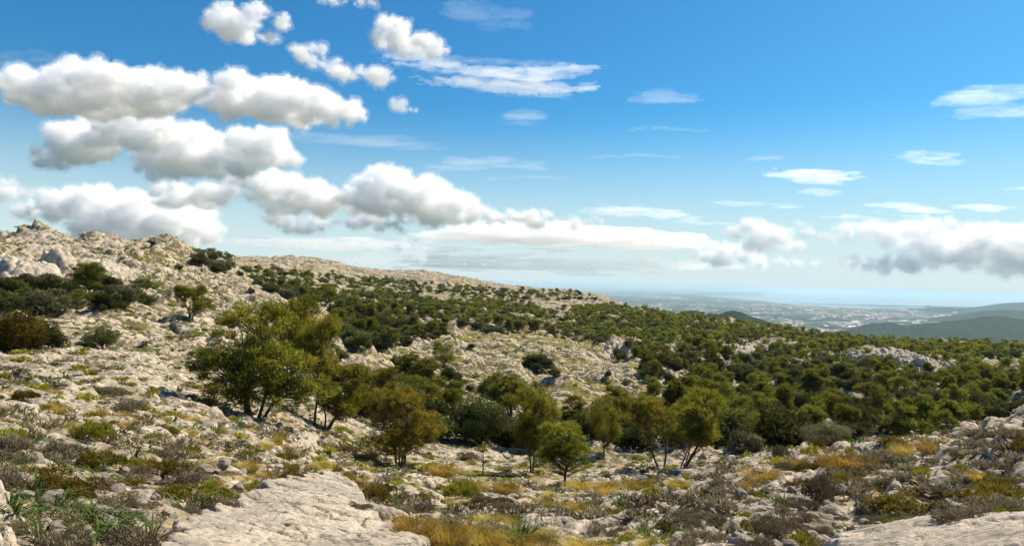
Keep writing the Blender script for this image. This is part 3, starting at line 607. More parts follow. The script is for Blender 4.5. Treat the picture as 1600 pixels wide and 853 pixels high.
# ------------------------------------------------------------------ the near trees, each with its own crown
G1 = 'pines and oaks along the hollow'
heroes = [ # kind, label, foot x, foot y, height, width (photo px), seed, options
 ('pine', 'biggest pine, a broad many stemmed crown on the rocky slope at left', 398, 652, 188, 222, 1, dict(stems=7, clumps=460, needles=80, low=.05, gold=.03, cr=.24, ln=.16, wd=.034)),
 ('pine', 'dark green pine crown rising behind the biggest pine', 448, 612, 150, 125, 2, dict(stems=3, clumps=260, needles=90, low=.28, gold=.02, cr=.30)),
 ('pine', 'tall slender pine with a bare dark trunk right of the biggest pine', 492, 664, 172, 92, 3, dict(stems=1, clumps=230, needles=90, low=.24, gold=.18, cr=.38, ln=.22)),
 ('pine', 'low sprawling yellow green pine with trunks lying along the ground', 508, 668, 100, 125, 4, dict(stems=4, lean=(.22, 0), clumps=300, needles=72, low=.04, gold=.08, cr=.28)),
 ('pine', 'round topped pine turning orange brown with a short forked trunk', 626, 729, 128, 138, 5, dict(stems=5, clumps=400, needles=72, low=.10, gold=.22, cr=.25, ln=.17, wd=.034)),
 ('pine', 'airy light green pine standing just behind the small front pine', 832, 738, 142, 100, 6, dict(stems=3, clumps=240, needles=72, low=.22, gold=.06, cr=.32)),
 ('pine', 'small bright green pine on a single short black trunk throwing a shadow', 885, 760, 98, 112, 7, dict(stems=1, clumps=300, needles=72, low=.24, gold=.03, cr=.28)),
 ('pine', 'pine whose bare trunk leans left beside the rightmost leaning pine', 1036, 732, 118, 100, 8, dict(stems=2, lean=(-.26, 0), clumps=240, needles=66, low=.36, gold=.06, cr=.28)),
 ('pine', 'wide pine with fanned bare limbs leaning right at the hollow edge', 1062, 730, 118, 112, 9, dict(stems=5, lean=(.36, 0), clumps=260, needles=66, low=.32, gold=.05, cr=.27)),
 ('pine', 'narrow dark pine in shade between the front pine and the left leaning pine', 943, 715, 98, 55, 10, dict(stems=1, clumps=120, needles=110, low=.15, gold=0, cr=.6)),
 ('pine', 'pine with two crowns on the slope left above the biggest pine', 300, 500, 52, 66, 11, dict(stems=3, clumps=130, needles=90, low=.15, gold=.03, cr=.40, ln=.3, wd=.06)),
 ('pine', 'dark layered pine alone on the pale slope above the middle oaks', 694, 573, 40, 46, 12, dict(stems=1, clumps=90, needles=66, low=.12, gold=0, cr=.5, ln=.3, wd=.07)),
 ('oak', 'big dark round oak between the orange pine and the airy pine', 748, 695, 84, 92, 21, dict(leaves=15000, sz=.12, lobes=26)),
 ('oak', 'pale grey green round bush at the edge of the right near slope', 1292, 697, 40, 86, 22, dict(leaves=12000, sz=.10, lobes=30, tn=.2)),
 ('oak', 'olive grey bush left of the pale round bush at the slope edge', 1220, 702, 42, 72, 23, dict(leaves=11000, sz=.11, lobes=24, tn=.1)),
 ('oak', 'spreading dark bush alone on the white rock left of the biggest pine', 160, 545, 36, 62, 24, dict(leaves=9000, sz=.12, lobes=18)),
 ('oak', 'round dark oak bush in the pale clearing just above the orange pine', 706, 601, 30, 38, 25, dict(leaves=6000, sz=.18, lobes=14)),
 ('oak', 'pair of dark oak domes in the clearing right of the round oak bush', 773, 624, 38, 62, 26, dict(leaves=9000, sz=.17, lobes=20)),
 ('oak', 'low dark oak thicket in the middle of the yellow clearing', 840, 578, 27, 50, 27, dict(leaves=7000, sz=.2, lobes=18)),
 ('oak', 'small umbrella shaped oak at the right side of the clearing', 966, 566, 22, 28, 28, dict(leaves=5000, sz=.2, lobes=12, low=.3)),
 ('oak', 'grey green thicket behind the orange pine at the foot of the clearing', 612, 618, 38, 110, 29, dict(leaves=13000, sz=.17, lobes=30, tn=.1)),
 ('oak', 'tiny round oak near the right edge of the clearing above a dark patch', 950, 592, 12, 15, 30, dict(leaves=1500, sz=.3, lobes=8)),
 ('oak', 'small low oak trailing right of the dark thicket in the clearing', 866, 590, 16, 28, 31, dict(leaves=3000, sz=.22, lobes=10)),
 ('oak', 'green and rust bush group at the left edge under the cliff', 30, 548, 62, 100, 32, dict(leaves=15000, sz=.13, lobes=26)),
 ('oak', 'dark tree clump right of the rust bush at the left edge', 74, 545, 44, 62, 33, dict(leaves=9000, sz=.13, lobes=18)),
]
occupied = []
for kind, lab, px, py, h, wd_, seed, kw in heroes:
    if kind == 'pine':
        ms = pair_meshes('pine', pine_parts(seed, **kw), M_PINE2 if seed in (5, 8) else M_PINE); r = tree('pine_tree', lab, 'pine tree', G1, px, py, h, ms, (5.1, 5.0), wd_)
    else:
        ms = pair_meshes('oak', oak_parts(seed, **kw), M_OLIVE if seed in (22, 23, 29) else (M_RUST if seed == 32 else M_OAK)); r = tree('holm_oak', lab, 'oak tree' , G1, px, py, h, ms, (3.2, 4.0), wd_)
    occupied.append((r.location.x, r.location.y, wd_*r.location.y/F*.5))
print('heroes', time.time()-T0)
# bare sapling
rng = np.random.RandomState(5); ps = []
for i in range(16):
    a = rng.uniform(0, 6.28); z0 = rng.uniform(.5, 1.5); t = np.linspace(0, 1, 5)[:, None]
    p0 = np.array([0, 0, z0]); p1 = np.array([math.cos(a)*.5, math.sin(a)*.5, z0+rng.uniform(.3, .7)]); ps.append((p0*(1-t)+p1*t+rng.normal(size=(5, 3))*.03, .014*(1-t[:, 0]*.7)))
t = np.linspace(0, 1, 8)[:, None]; ps.append((np.concatenate([np.sin(t*3)*.08, t*0, t*1.9-.2], 1), .045*(1-t[:, 0]*.7)))
v_, f_ = tubes(ps); X, Y, Z = hit(753, 742)
tag(obj('dead_sapling', mesh_np('dead_sapling', v_, f_, True, None, M_DEAD), None, (X, Y, Z)), 'bare thin sapling standing left of the small front pine', 'sapling').scale = (1, 1, 46*Y/F/1.9)
# ------------------------------------------------------------------ the wood: belts of pines and oaks traced from where the photo shows them
def inpoly(x, y, poly):
    r = np.zeros(np.shape(x), bool); n = len(poly)
    for i in range(n):
        x1, y1 = poly[i]; x2, y2 = poly[(i+1) % n]
        c = (y1 > y) != (y2 > y); xi = (x2-x1)*(y-y1)/((y2-y1) if y2 != y1 else 1e-9)+x1; r ^= c & (x < xi)
    return r
WOOD = [
 ([(400,448),(440,450),(520,460),(600,458),(650,466),(700,474),(760,474),(800,474),(850,486),(900,484),(945,478),(985,482),(1050,498),(1120,503),(1200,515),(1300,530),(1400,538),(1500,541),(1620,546),(1620,660),(1540,665),(1480,690),(1330,698),(1200,715),(1150,715),(1120,650),(1050,640),(1015,612),(1005,580),(985,545),(960,540),(900,532),(850,522),(760,520),(700,505),(600,492),(520,480),(450,468)], 1.),
 ([(520,488),(580,492),(650,505),(700,515),(690,530),(640,535),(600,545),(560,545),(525,520)], .8),
 ([(0,448),(60,450),(120,446),(180,452),(235,450),(240,480),(180,490),(120,492),(50,500),(0,500)], .75),
 ([(560,600),(640,605),(720,640),(700,690),(640,700),(580,660)], .6),
 ([(780,640),(830,650),(860,700),(820,720),(780,700)], .6),
 ([(890,660),(960,650),(1010,665),(1100,660),(1180,670),(1200,700),(1110,712),(980,705),(900,700)], .8),
 ([(300,395),(360,402),(365,428),(320,425)], .18),
 ([(380,425),(640,440),(800,455),(900,460),(940,470),(800,470),(600,455),(400,445)], .12),
]
CLEAR = [[(1112,560),(1150,540),(1185,530),(1245,535),(1240,545),(1190,550),(1165,562),(1120,572)], [(1310,556),(1350,550),(1400,556),(1470,572),(1512,592),(1505,604),(1470,598),(1400,580),(1330,570)],
 [(1528,566),(1560,558),(1620,560),(1620,580),(1560,585),(1535,592)], [(935,538),(975,530),(1000,540),(1000,556),(960,556)], [(1000,600),(1060,585),(1075,600),(1055,625),(1010,630)], [(1290,618),(1350,612),(1370,635),(1310,642)],
 [(845,485),(890,478),(900,500),(860,505)], [(735,492),(800,490),(905,508),(880,520),(800,505)], [(1155,490),(1190,492),(1185,505),(1155,503)], [(1020,545),(1060,540),(1060,560),(1025,565)], [(1180,600),(1225,590),(1230,610),(1190,620)], [(1240,650),(1290,640),(1300,655),(1250,668)], [(1380,600),(1440,606),(1430,622),(1385,616)], [(1490,615),(1540,610),(1545,625),(1500,635)]]
rng = np.random.RandomState(77)
N = 60000; th_r = rng.uniform(-.72, .72, N); R_r = np.sqrt(rng.uniform(45**2, 640**2, N))
# extra draws near by, where the sheet is small
th_r = np.concatenate([th_r, rng.uniform(-.72, .72, 9000)]); R_r = np.concatenate([R_r, np.sqrt(rng.uniform(45**2, 200**2, 9000))])
X = R_r*np.sin(th_r); Y = R_r*np.cos(th_r); Z = height(X, Y); px, py = project(X, Y, Z)
# hidden behind nearer ground?
RSo = np.exp(np.linspace(math.log(6), math.log(700), 220)); THo = np.linspace(-.75, .75, 240); gx = RSo[:, None]*np.sin(THo); gy = RSo[:, None]*np.cos(THo); gz = height(gx, gy)
run = np.maximum.accumulate(gz/np.hypot(gx, gy), axis=0)
def visible(X, Y, Ztop, slack=1.02):
    R = np.hypot(X, Y); i = np.clip(np.searchsorted(RSo, R*.97)-1, 0, len(RSo)-1); j = np.clip(((np.arctan2(X, Y)+.75)/1.5*239).round().astype(int), 0, 239)
    return Ztop/R >= run[i, j]-.0005
dens = np.zeros(len(X))
for poly, d in WOOD: dens = np.maximum(dens, inpoly(px, py, poly)*d)
for poly in CLEAR: dens = np.where(inpoly(px, py, poly), .05, dens)
dens *= np.where(fbm(X/16, Y/16, 303, 3) > -.42, 1, .25)
vis = visible(X, Y, Z+3.5)
ok = (dens > 0) & vis & (rng.rand(len(X)) < np.minimum(dens, 1)) & (px > -30) & (px < 1640)
ids = np.nonzero(ok)[0]; ids = ids[np.argsort(-dens[ids]+rng.rand(len(ids))*.5)]
cellsz = 3.0; grid = {}; keep = []
for i in ids:
    gx_, gy_ = int(X[i]//cellsz), int(Y[i]//cellsz); md = ((2.9+.0036*R_r[i]) if px[i] > 1000 else (2.0+.0036*R_r[i]))*(1+.35*((i*7919)%100)/100.); bad = False
    for a in (-1, 0, 1):
        for b_ in (-1, 0, 1):
            for j in grid.get((gx_+a, gy_+b_), ()):
                if (X[i]-X[j])**2+(Y[i]-Y[j])**2 < md*md: bad = True; break
            if bad: break
        if bad: break
    if bad: continue
    if any((X[i]-a)**2+(Y[i]-b_)**2 < (c*.9+1)**2 for a, b_, c in occupied): continue
    grid.setdefault((gx_, gy_), []).append(i); keep.append(i)
keep = np.array(keep); print('wood trees', len(keep), time.time()-T0)
keep = keep[np.argsort(R_r[keep])]
# nearest as single trees with trunk and crown, the rest of the wood as one mass
MIDP = [pair_meshes('pine', pine_parts(50+i, stems=[1, 2, 1, 3, 1, 2][i], H=5.2, W=[3.6, 4.2, 3.2, 4.6, 3.0, 4.0][i], clumps=90, needles=60, ln=.34, wd=.075, low=[.3, .2, .35, .15, .3, .25][i], gold=.05, cr=.52), M_PINEF) for i in range(6)]
MIDPW = [3.6, 4.2, 3.2, 4.6, 3.0, 4.0]
MIDO = [pair_meshes('oak', oak_parts(70+i, leaves=4200, sz=.23, lobes=16, low=.05), [M_OAK, M_OAK, M_OLIVE, M_OAK, M_OAK][i]) for i in range(5)]
pn = fbm(X/45, Y/45, 404, 3)
npine = noak = 0; rest = []
for i in keep:
    pine_here = rng.rand() < (.30+.55*(pn[i] > .05)*(px[i] > 700)) * (.35 if px[i] < 250 else 1)
    Rr = R_r[i]
    where = ('in the far belt under the crest' if px[i] < 700 else 'in the middle of the wood') if px[i] < 1000 else ('on the right hand wooded slope')
    near_w = 'near' if Rr < 110 else ('halfway up' if Rr < 190 else 'small and far')
    if pine_here and npine < 285:
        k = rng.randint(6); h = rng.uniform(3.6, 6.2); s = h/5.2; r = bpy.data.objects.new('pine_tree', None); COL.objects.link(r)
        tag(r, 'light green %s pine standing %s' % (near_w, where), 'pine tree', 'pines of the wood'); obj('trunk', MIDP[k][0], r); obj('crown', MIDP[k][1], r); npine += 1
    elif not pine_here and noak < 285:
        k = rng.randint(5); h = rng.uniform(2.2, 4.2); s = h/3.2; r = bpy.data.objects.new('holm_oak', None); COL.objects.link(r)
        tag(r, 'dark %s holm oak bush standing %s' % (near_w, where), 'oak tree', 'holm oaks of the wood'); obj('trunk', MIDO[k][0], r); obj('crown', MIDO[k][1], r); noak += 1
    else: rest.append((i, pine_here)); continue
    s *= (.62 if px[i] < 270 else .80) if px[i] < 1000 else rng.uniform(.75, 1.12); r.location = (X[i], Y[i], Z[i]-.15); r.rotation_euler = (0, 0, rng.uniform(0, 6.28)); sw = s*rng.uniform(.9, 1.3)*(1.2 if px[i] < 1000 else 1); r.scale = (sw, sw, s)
LOWP = [pine_parts(90+i, H=5.2, W=3.8, stems=1, clumps=26, needles=15, ln=.8, wd=.24, low=.22, gold=.03, cr=.62) for i in range(5)]
LOWO = [oak_parts(95+i, leaves=420, sz=.62, lobes=9) for i in range(5)]
def merge_scatter(name, items, mats):
    """items: (parts, location, rotation, scale, tint shift, material index)"""
    Vs, Fs, Ts, Ms, off = [], [], [], [], 0
    for (tv, tf), (fv, ff, ft), loc, rot, (sx, sz), dt, mi in items:
        c, s = math.cos(rot), math.sin(rot); Rm = np.array([[c*sx, s*sx, 0], [-s*sx, c*sx, 0], [0, 0, sz]])
        V = np.concatenate([tv[:60], fv]); V = V@Rm+np.array(loc); f2 = tf[(tf < 60).all(1)]; f2 = np.concatenate([f2[:, [0, 1, 2]], f2[:, [0, 2, 3]]])
        n0 = len(tv[:60]); Vs.append(V); Fs.append(np.concatenate([f2, ff+n0])+off); off += len(V)
        Ts.append(np.concatenate([np.zeros(n0), ft+dt])); Ms.append(np.concatenate([np.full(len(f2), len(mats)-1), np.full(len(ff), mi)]))
    me = mesh_np(name, np.concatenate(Vs), np.concatenate(Fs), False, {'tint': np.concatenate(Ts)}, mats[0])
    for m in mats[1:]: me.materials.append(m)
    me.polygons.foreach_set('material_index', np.concatenate(Ms).astype(np.int32)); return me
items = []
for i, pine_here in rest:
    k = rng.randint(5); h = rng.uniform(3.4, 6.0) if pine_here else rng.uniform(2.2, 4.0); s = h/(5.2 if pine_here else 3.2)*(.72 if px[i] < 1000 else .95); p_ = (LOWP if pine_here else LOWO)[k]
    items.append((p_[0], p_[1], (X[i], Y[i], Z[i]-.15), rng.uniform(0, 6.28), (s*rng.uniform(.95, 1.5)*(1.25 if px[i] < 1000 else 1), s), rng.uniform(-.25, .3), 0 if pine_here else (2 if rng.rand() < .2 else 1)))
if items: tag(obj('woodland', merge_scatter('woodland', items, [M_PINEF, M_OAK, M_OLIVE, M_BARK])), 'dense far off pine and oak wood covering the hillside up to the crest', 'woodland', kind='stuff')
print('woodland', len(items), npine, noak, time.time()-T0)
# lone trees and bushes on the crests
FARO = one_mesh('far_oak', oak_parts(120, leaves=900, sz=.4, lobes=9, low=.2), M_OAK); FARO2 = one_mesh('far_oak', oak_parts(121, leaves=900, sz=.4, lobes=8, low=.05), M_OAK)
lone = [(237,384,9,13,'round dark tree alone on the crest above the cliff'), (338,419,13,30,'long dark bush on the crest right of the lone round tree'), (375,430,8,12,'small dark bush right of the long crest bush'), (815,453,6,8,'tiny round oak on the crest where the rock hump ends'),
 (869,457,7,7,'tiny dome shaped oak in the middle of the low crest'), (905,460,6,8,'second tiny dome oak right of the middle one on the low crest'), (921,462,4,5,'tiny shrub right of the second dome oak on the crest'),
 (484,436,12,13,'small dark oak above the far belt under the far hump'), (436,424,7,14,'low dark shrub high on the far slope'), (401,425,9,14,'dark shrub under the far hump left'), (400,425,4,8,'tiny shrub beside the dark shrub of the far slope'),
 (393,458,10,12,'small dark bush left of the far belt end'), (172,423,7,12,'dark shrub on the white rocks above the cliff'), (585,436,5,9,'tiny shrub on the far rocky slope near the hump'), (574,441,6,10,'tiny shrub left below the far rocky hump'),
 (640,600,10,14,'small bush left of the round oak in the clearing'), (645,560,9,14,'low bush at the left side of the clearing'), (735,545,9,14,'low bush on the white patch above the clearing'), (620,570,14,22,'bush above the grey thicket of the clearing'),
 (588,546,20,34,'dark bush dome above the grey thicket at the slope break'), (543,535,22,28,'dark bush right of the biggest pine crown'), (532,560,18,26,'dark bush touching the biggest pine crown at right'), (948,600,6,12,'dark patch bush under the tiny round oak'),
 (735,610,9,14,'small bush between the round oak and the pair of domes'), (280,420,7,12,'brown shrub on the grassy crest slope')]
for a, b_, h, wpx, lab in lone:
    x, y, z = hit(a, b_); o = obj('holm_oak', FARO if b_ % 2 else FARO2, None, (x, y, z-.1)); s = h*y/F/3.1; sx = wpx*y/F/3.6; o.scale = (sx, sx, s); tag(o, lab, 'oak tree', 'lone trees of the open slope')
# ------------------------------------------------------------------ bedrock slabs and outcrops
rkm = NT('limestone_rock'); tcr = rkm.n('TexCoord').outputs['Object']
a1 = rkm.noise(tcr, 1.1, 8, .62); a2 = rkm.noise(tcr, 6., 7, .62); a3 = rkm.noise(tcr, 28., 5, .65); oi = rkm.n('ObjectInfo').outputs['Random']
mpr = rkm.n('Mapping', Vector=tcr, Scale=(1.2, 4.5, 3.), Rotation=(0, 0, .7)); a4 = rkm.noise(mpr, 1.4, 7, .6, 1.2)
rcol = rkm.mix(rkm.ss(a1, .35, .66), (.27, .23, .18), (.52, .445, .34))
rcol = rkm.mix(rkm.ss(a2, .50, .66, 0, .6), rcol, (.52, .43, .31))
rcol = rkm.mix(rkm.ss(a3, .52, .64, 0, .7), rcol, (.20, .185, .165))
rcol = rkm.mix(rkm.ss(a4, .56, .63, 0, .75), rcol, (.17, .15, .125)); rcol = rkm.mix(rkm.ss(rkm.noise(tcr, 2.3, 9, .72), .55, .63, 0, .75), rcol, (.20, .18, .155))
rcol = rkm.mix(rkm.ss(rkm.noise(tcr, .7, 6, .6), .60, .72, 0, .6), rcol, (.38, .25, .13))
hv2 = rkm.n('HueSaturation', Color=rcol, Value=rkm.math('ADD', .8, rkm.math('MULTIPLY', oi, .35)))
rb = rkm.n('BsdfPrincipled', Base_Color=hv2, Roughness=.93); rb.inputs['Specular IOR Level'].default_value = .15
rkm.set(rb, 'Normal', rkm.n('Bump', Strength=.8, Distance=.05, Height=rkm.math('ADD', a2, rkm.math('ADD', rkm.math('MULTIPLY', a3, .5), rkm.math('MULTIPLY', a4, 1.0))))); rkm.t.links.new(rb.outputs[0], rkm.out.inputs[0])
M_ROCK = rkm.m
def outcrop(name, label, pts, thick, step, rough=.05, block=0., bl=1., edge=.35, seed=1, cat='rock', base='macro', rmin=4., dome=.0):
    W = [hit(a, b_, rmin)[:2] for a, b_ in pts]; W = np.array(W); x0, y0 = W.min(0)-edge*2; x1, y1 = W.max(0)+edge*2
    nx_, ny_ = int((x1-x0)/step)+2, int((y1-y0)/step)+2; gx, gy = np.meshgrid(np.linspace(x0, x1, nx_), np.linspace(y0, y1, ny_))
    ox, oy = W.mean(0); wx = gx+fbm(gx/1.3/max(edge, .3), gy/1.3/max(edge, .3), seed, 4)*edge*.9; wy = gy+fbm(gx/1.3/max(edge, .3)+7, gy/1.3/max(edge, .3), seed+1, 4)*edge*.9
    ins = inpoly(wx, wy, [tuple(p) for p in W]); D = np.full(gx.shape, 1e9)
    for i in range(len(W)):
        a = W[i]; b_ = W[(i+1) % len(W)]; e = b_-a; t = np.clip(((wx-a[0])*e[0]+(wy-a[1])*e[1])/(e@e+1e-9), 0, 1); D = np.minimum(D, np.hypot(wx-a[0]-e[0]*t, wy-a[1]-e[1]*t))
    sd = np.where(ins, D, -D); prof = sm(-edge*.25, edge, sd)
    if dome: prof = prof*(1-dome+dome*np.clip(sd/sd.max(), 0, 1)**.7)
    zb = height(gx, gy) if base == 'full' else macro(gx, gy)
    lowf = fbm(gx/3+seed, gy/3, seed+5, 3)*thick*.35
    zz = zb-.55+prof*(thick+.55)+lowf*prof+fbm(gx/.9, gy/.9, seed+6, 5)*rough*1.6*prof+rough*.5*fbm(gx/.22, gy/.22, seed+9, 4)
    # joints: long shallow cracks
    cr_ = np.abs(fbm(gx/2.4+3, gy/1.1, seed+8, 4)); zz -= (1-sm(0, .05, cr_))*rough*1.1*prof
    pf, pf2, pc = cell(gx/.19+fbm(gx*2, gy*2, 5, 2), gy/.13, seed+21); pm = sm(.0, .35, fbm(gx/.8, gy/.8, seed+22, 3))
    zz -= pm*(1-sm(.15, .45, pf))*(pc > .45)*rough*.75*prof; zz += prof*rough*.35*fbm(gx/.07, gy/.07, seed+23, 2)
    st = fbm((gx*.8+gy*.6)/.5, (gy*.8-gx*.6)/2.2, seed+24, 3); zz -= prof*rough*1.3*(1-sm(0, .035, np.abs(st)))*sm(-.1, .25, fbm(gx/1.5, gy/1.5, seed+25, 2))
    if block:
        f1, f2, cid = cell(wx/bl, wy/bl, seed+11); zz += prof*block*(np.minimum(f2-f1, .22)/.22-1+cid*.9-f1*.25)
        f1, f2, cid = cell(wx/bl*2.7, wy/bl*2.7, seed+12); zz += prof*block*.4*(np.minimum(f2-f1, .25)/.25-1+cid*.8)
    V = np.stack([gx-ox, gy-oy, zz], -1).reshape(-1, 3); ii = np.arange(nx_*ny_).reshape(ny_, nx_)
    qq = np.stack([ii[:-1, :-1], ii[:-1, 1:], ii[1:, 1:], ii[1:, :-1]], -1).reshape(-1, 4); keepq = (sd.ravel()[qq] > -edge*.7).any(1); qq = qq[keepq]
    use = np.unique(qq); remap = np.full(len(V), -1); remap[use] = np.arange(len(use)); V = V[use]; qq = remap[qq]; zc = V[:, 2].mean(); V[:, 2] -= zc
    return tag(obj(name, mesh_np(name, V, qq, True, None, M_ROCK), None, (ox, oy, zc)), label, cat)
outcrop('rock_slab', 'broad smooth pale limestone slab filling the bottom middle left of the slope', [(185,900),(190,853),(215,838),(262,818),(325,803),(372,782),(395,760),(445,749),(500,744),(540,752),(580,776),(612,802),(650,832),(695,858),(700,900)], .27, .021, rough=.055, edge=.35, seed=3, rmin=4)
outcrop('rock_slab', 'big pale rock cut off by the bottom left corner', [(-60,735),(0,742),(38,762),(50,800),(62,830),(72,880),(-60,880)], .18, .02, rough=.06, edge=.3, seed=7)
outcrop('rock_slab', 'flat pale limestone slab along the bottom right corner', [(1250,900),(1265,856),(1330,838),(1400,824),(1480,814),(1560,808),(1680,800),(1680,900)], .20, .023, rough=.045, edge=.35, seed=13)
outcrop('rock_outcrop', 'blocky cracked white outcrop below the low sprawling pine', [(436,700),(448,680),(470,668),(492,672),(506,690),(503,708),(470,706)], .30, .05, rough=.05, block=.26, bl=.7, edge=.5, seed=17)
outcrop('rock_outcrop', 'humped pale outcrop at the right edge where the near slope meets the wood', [(1545,668),(1560,655),(1580,645),(1610,640),(1680,640),(1680,668),(1600,672)], .30, .05, rough=.07, block=.18, bl=1.1, edge=.6, seed=19, rmin=15)
outcrop('rock_outcrop', 'low white rock rim at the left end of the right near slope', [(1135,728),(1150,718),(1180,712),(1215,711),(1225,718),(1190,726),(1160,732)], .22, .05, rough=.06, block=.22, bl=.8, edge=.45, seed=23)
outcrop('rock_outcrop', 'low white rock rim behind the golden grass on the right near slope', [(1320,704),(1350,698),(1385,697),(1400,702),(1370,709),(1330,711)], .22, .05, rough=.06, block=.2, bl=.8, edge=.4, seed=29)
outcrop('rock_outcrop', 'white rock face gleaming at the right end of the yellow clearing', [(938,552),(945,540),(965,534),(985,540),(992,552),(965,556)], 1.6, .22, rough=.3, block=.9, bl=3., edge=2.2, base='full', seed=31)
outcrop('rock_outcrop', 'long slanting white rock band crossing the right hand wood', [(1318,562),(1345,553),(1400,556),(1450,568),(1500,586),(1512,600),(1480,598),(1430,582),(1390,572),(1350,568)], 2.6, .22, rough=.3, block=.9, bl=3.2, edge=2.0, base='full', seed=37)
outcrop('rock_outcrop', 'pale rock patch in the wood right of the yellow clearing', [(1130,563),(1160,545),(1190,538),(1235,540),(1200,550),(1160,566)], 2.0, .25, rough=.3, block=.8, bl=3., edge=2.0, base='full', seed=41)
outcrop('rock_outcrop', 'grey cliff band above the dark trees at the left edge', [(-30,440),(-20,415),(60,410),(130,408),(200,420),(215,432),(150,437),(60,440)], 1.0, .2, rough=.2, block=.55, bl=2.4, edge=2.6, base='full', seed=43)
outcrop('rock_outcrop', 'craggy knob crowning the left end of the crest', [(18,384),(30,366),(60,360),(90,368),(105,384),(60,392)], .3, .35, rough=.35, block=1.0, bl=3.6, edge=4., base='full', seed=47)
outcrop('rock_outcrop', 'white boulder field left of the big pine low on the slope', [(0,668),(5,625),(40,612),(75,640),(80,668),(50,680)], .15, .05, rough=.06, block=.22, bl=.9, edge=.5, seed=53)
print('outcrops', time.time()-T0)

# ------------------------------------------------------------------ loose stones
def stone_mesh(seed, sub=3):
    rng = np.random.RandomState(seed); V, Fc = ico(sub); V = V*np.array([1, rng.uniform(.65, .95), rng.uniform(.45, .75)])
    for _ in range(11):                                      # chip planes off
        n = unit(rng.normal(size=3)); d = rng.uniform(.45, .78); s = V@n-d; V = V-np.outer(np.maximum(s, 0)*.9, n)
    V += (fbm(V[:, 0]*2.2+seed, V[:, 1]*2.2+V[:, 2]*3, seed, 4)*.10)[:, None]*unit(V)
    return V, Fc
STV = [stone_mesh(500+i) for i in range(9)]; ST = [mesh_np('stone', v, f, False, None, M_ROCK) for i, (v, f) in enumerate(STV)]
def put(name, me, X, Y, Z, s, rot, label, cat, group, tilt=0.):
    o = obj(name, me, None, (X, Y, Z)); o.scale = s if isinstance(s, tuple) else (s, s, s); o.rotation_euler = (tilt, tilt*.6, rot); tag(o, label, cat, group); return o
rng = np.random.RandomState(9)
for a, b_, w_, lab, k, asp in [(82,788,52,'dark sided angular stone at the left above the bottom corner rock',0,1.1),(122,792,30,'small rust footed stone touching the dark sided angular stone',1,1.),(213,787,38,'round grey stone standing on the upper left rim of the big slab',2,1.),
    (168,826,42,'speckled grey boulder in the rubble left of the big slab',3,1.1),(428,765,24,'left one of two brown stones lying on the big slab',4,.9),(449,764,21,'right one of two brown stones lying on the big slab',5,1.),
    (160,750,30,'pitted white stone below the green shrub at the left',6,1.),(213,830,16,'small square stone beside the left rim of the big slab',7,1.),(1363,700,24,'rounded white boulder perched on the rim of the right near slope',8,1.2),
    (272,808,20,'small bluish stone on the big slab beneath the grey heath',0,.8),(655,838,32,'white stone at the lower right tip of the big slab beside strap leaves',2,1.1),(770,826,30,'flat white stone right of the golden grass at the bottom',6,.8),
    (55,722,38,'low white rock left of the grey heath at the left',5,.8),(120,762,46,'half buried white rock between the two green shrubs at left',8,.6),(62,702,26,'grey stone among heath near the left edge',1,1.),(243,752,22,'small pale stone right of the green shrub at left',3,.8),
    (70,740,20,'small rounded stone left of the half buried white rock',4,.9),(195,742,30,'white knobbly stone uphill of the round grey stone',7,.8)]:
    X1, Y1, Z1 = hit(a, b_); s = w_*Y1/F*.5; put('stone', ST[k], X1, Y1, Z1+s*.25*asp, (s, s, s*1.1*asp), rng.uniform(0, 6), lab, 'stone', None)
# ------------------------------------------------------------------ low plants
def heath_mesh(seed, n=2600, W=1., H=.42, ln=.065, wd=.016, lob=10, tn=0., spread=.5):
    rng = np.random.RandomState(seed); L = [(0, 0, H*.1, W*.24, H*.6)]
    for i in range(lob): a = rng.uniform(0, 6.28); q = rng.uniform(.15, .40)*W; L.append((math.cos(a)*q, math.sin(a)*q, H*rng.uniform(0, .25), W*rng.uniform(.09, .20), H*rng.uniform(.25, .6)))
    L = np.array(L); k = rng.choice(len(L), n, p=L[:, 3]**2/np.sum(L[:, 3]**2)); d = unit(rng.normal(size=(n, 3))); d[:, 2] = np.abs(d[:, 2]); B = L[k, :3]+d*(rng.uniform(.55, 1, n)**.4)[:, None]*np.stack([L[k, 3], L[k, 3], L[k, 4]], -1)
    tint = rng.uniform(0, .6, n)+(rng.uniform(-.15, .3, len(L)))[k]+d[:, 2]*.2+tn
    return sprays(B, unit(d+rng.normal(size=(n, 3))*spread+[0, 0, .3]), ln*rng.uniform(.6, 1.4, n), wd*rng.uniform(.7, 1.4, n), tint, rng)
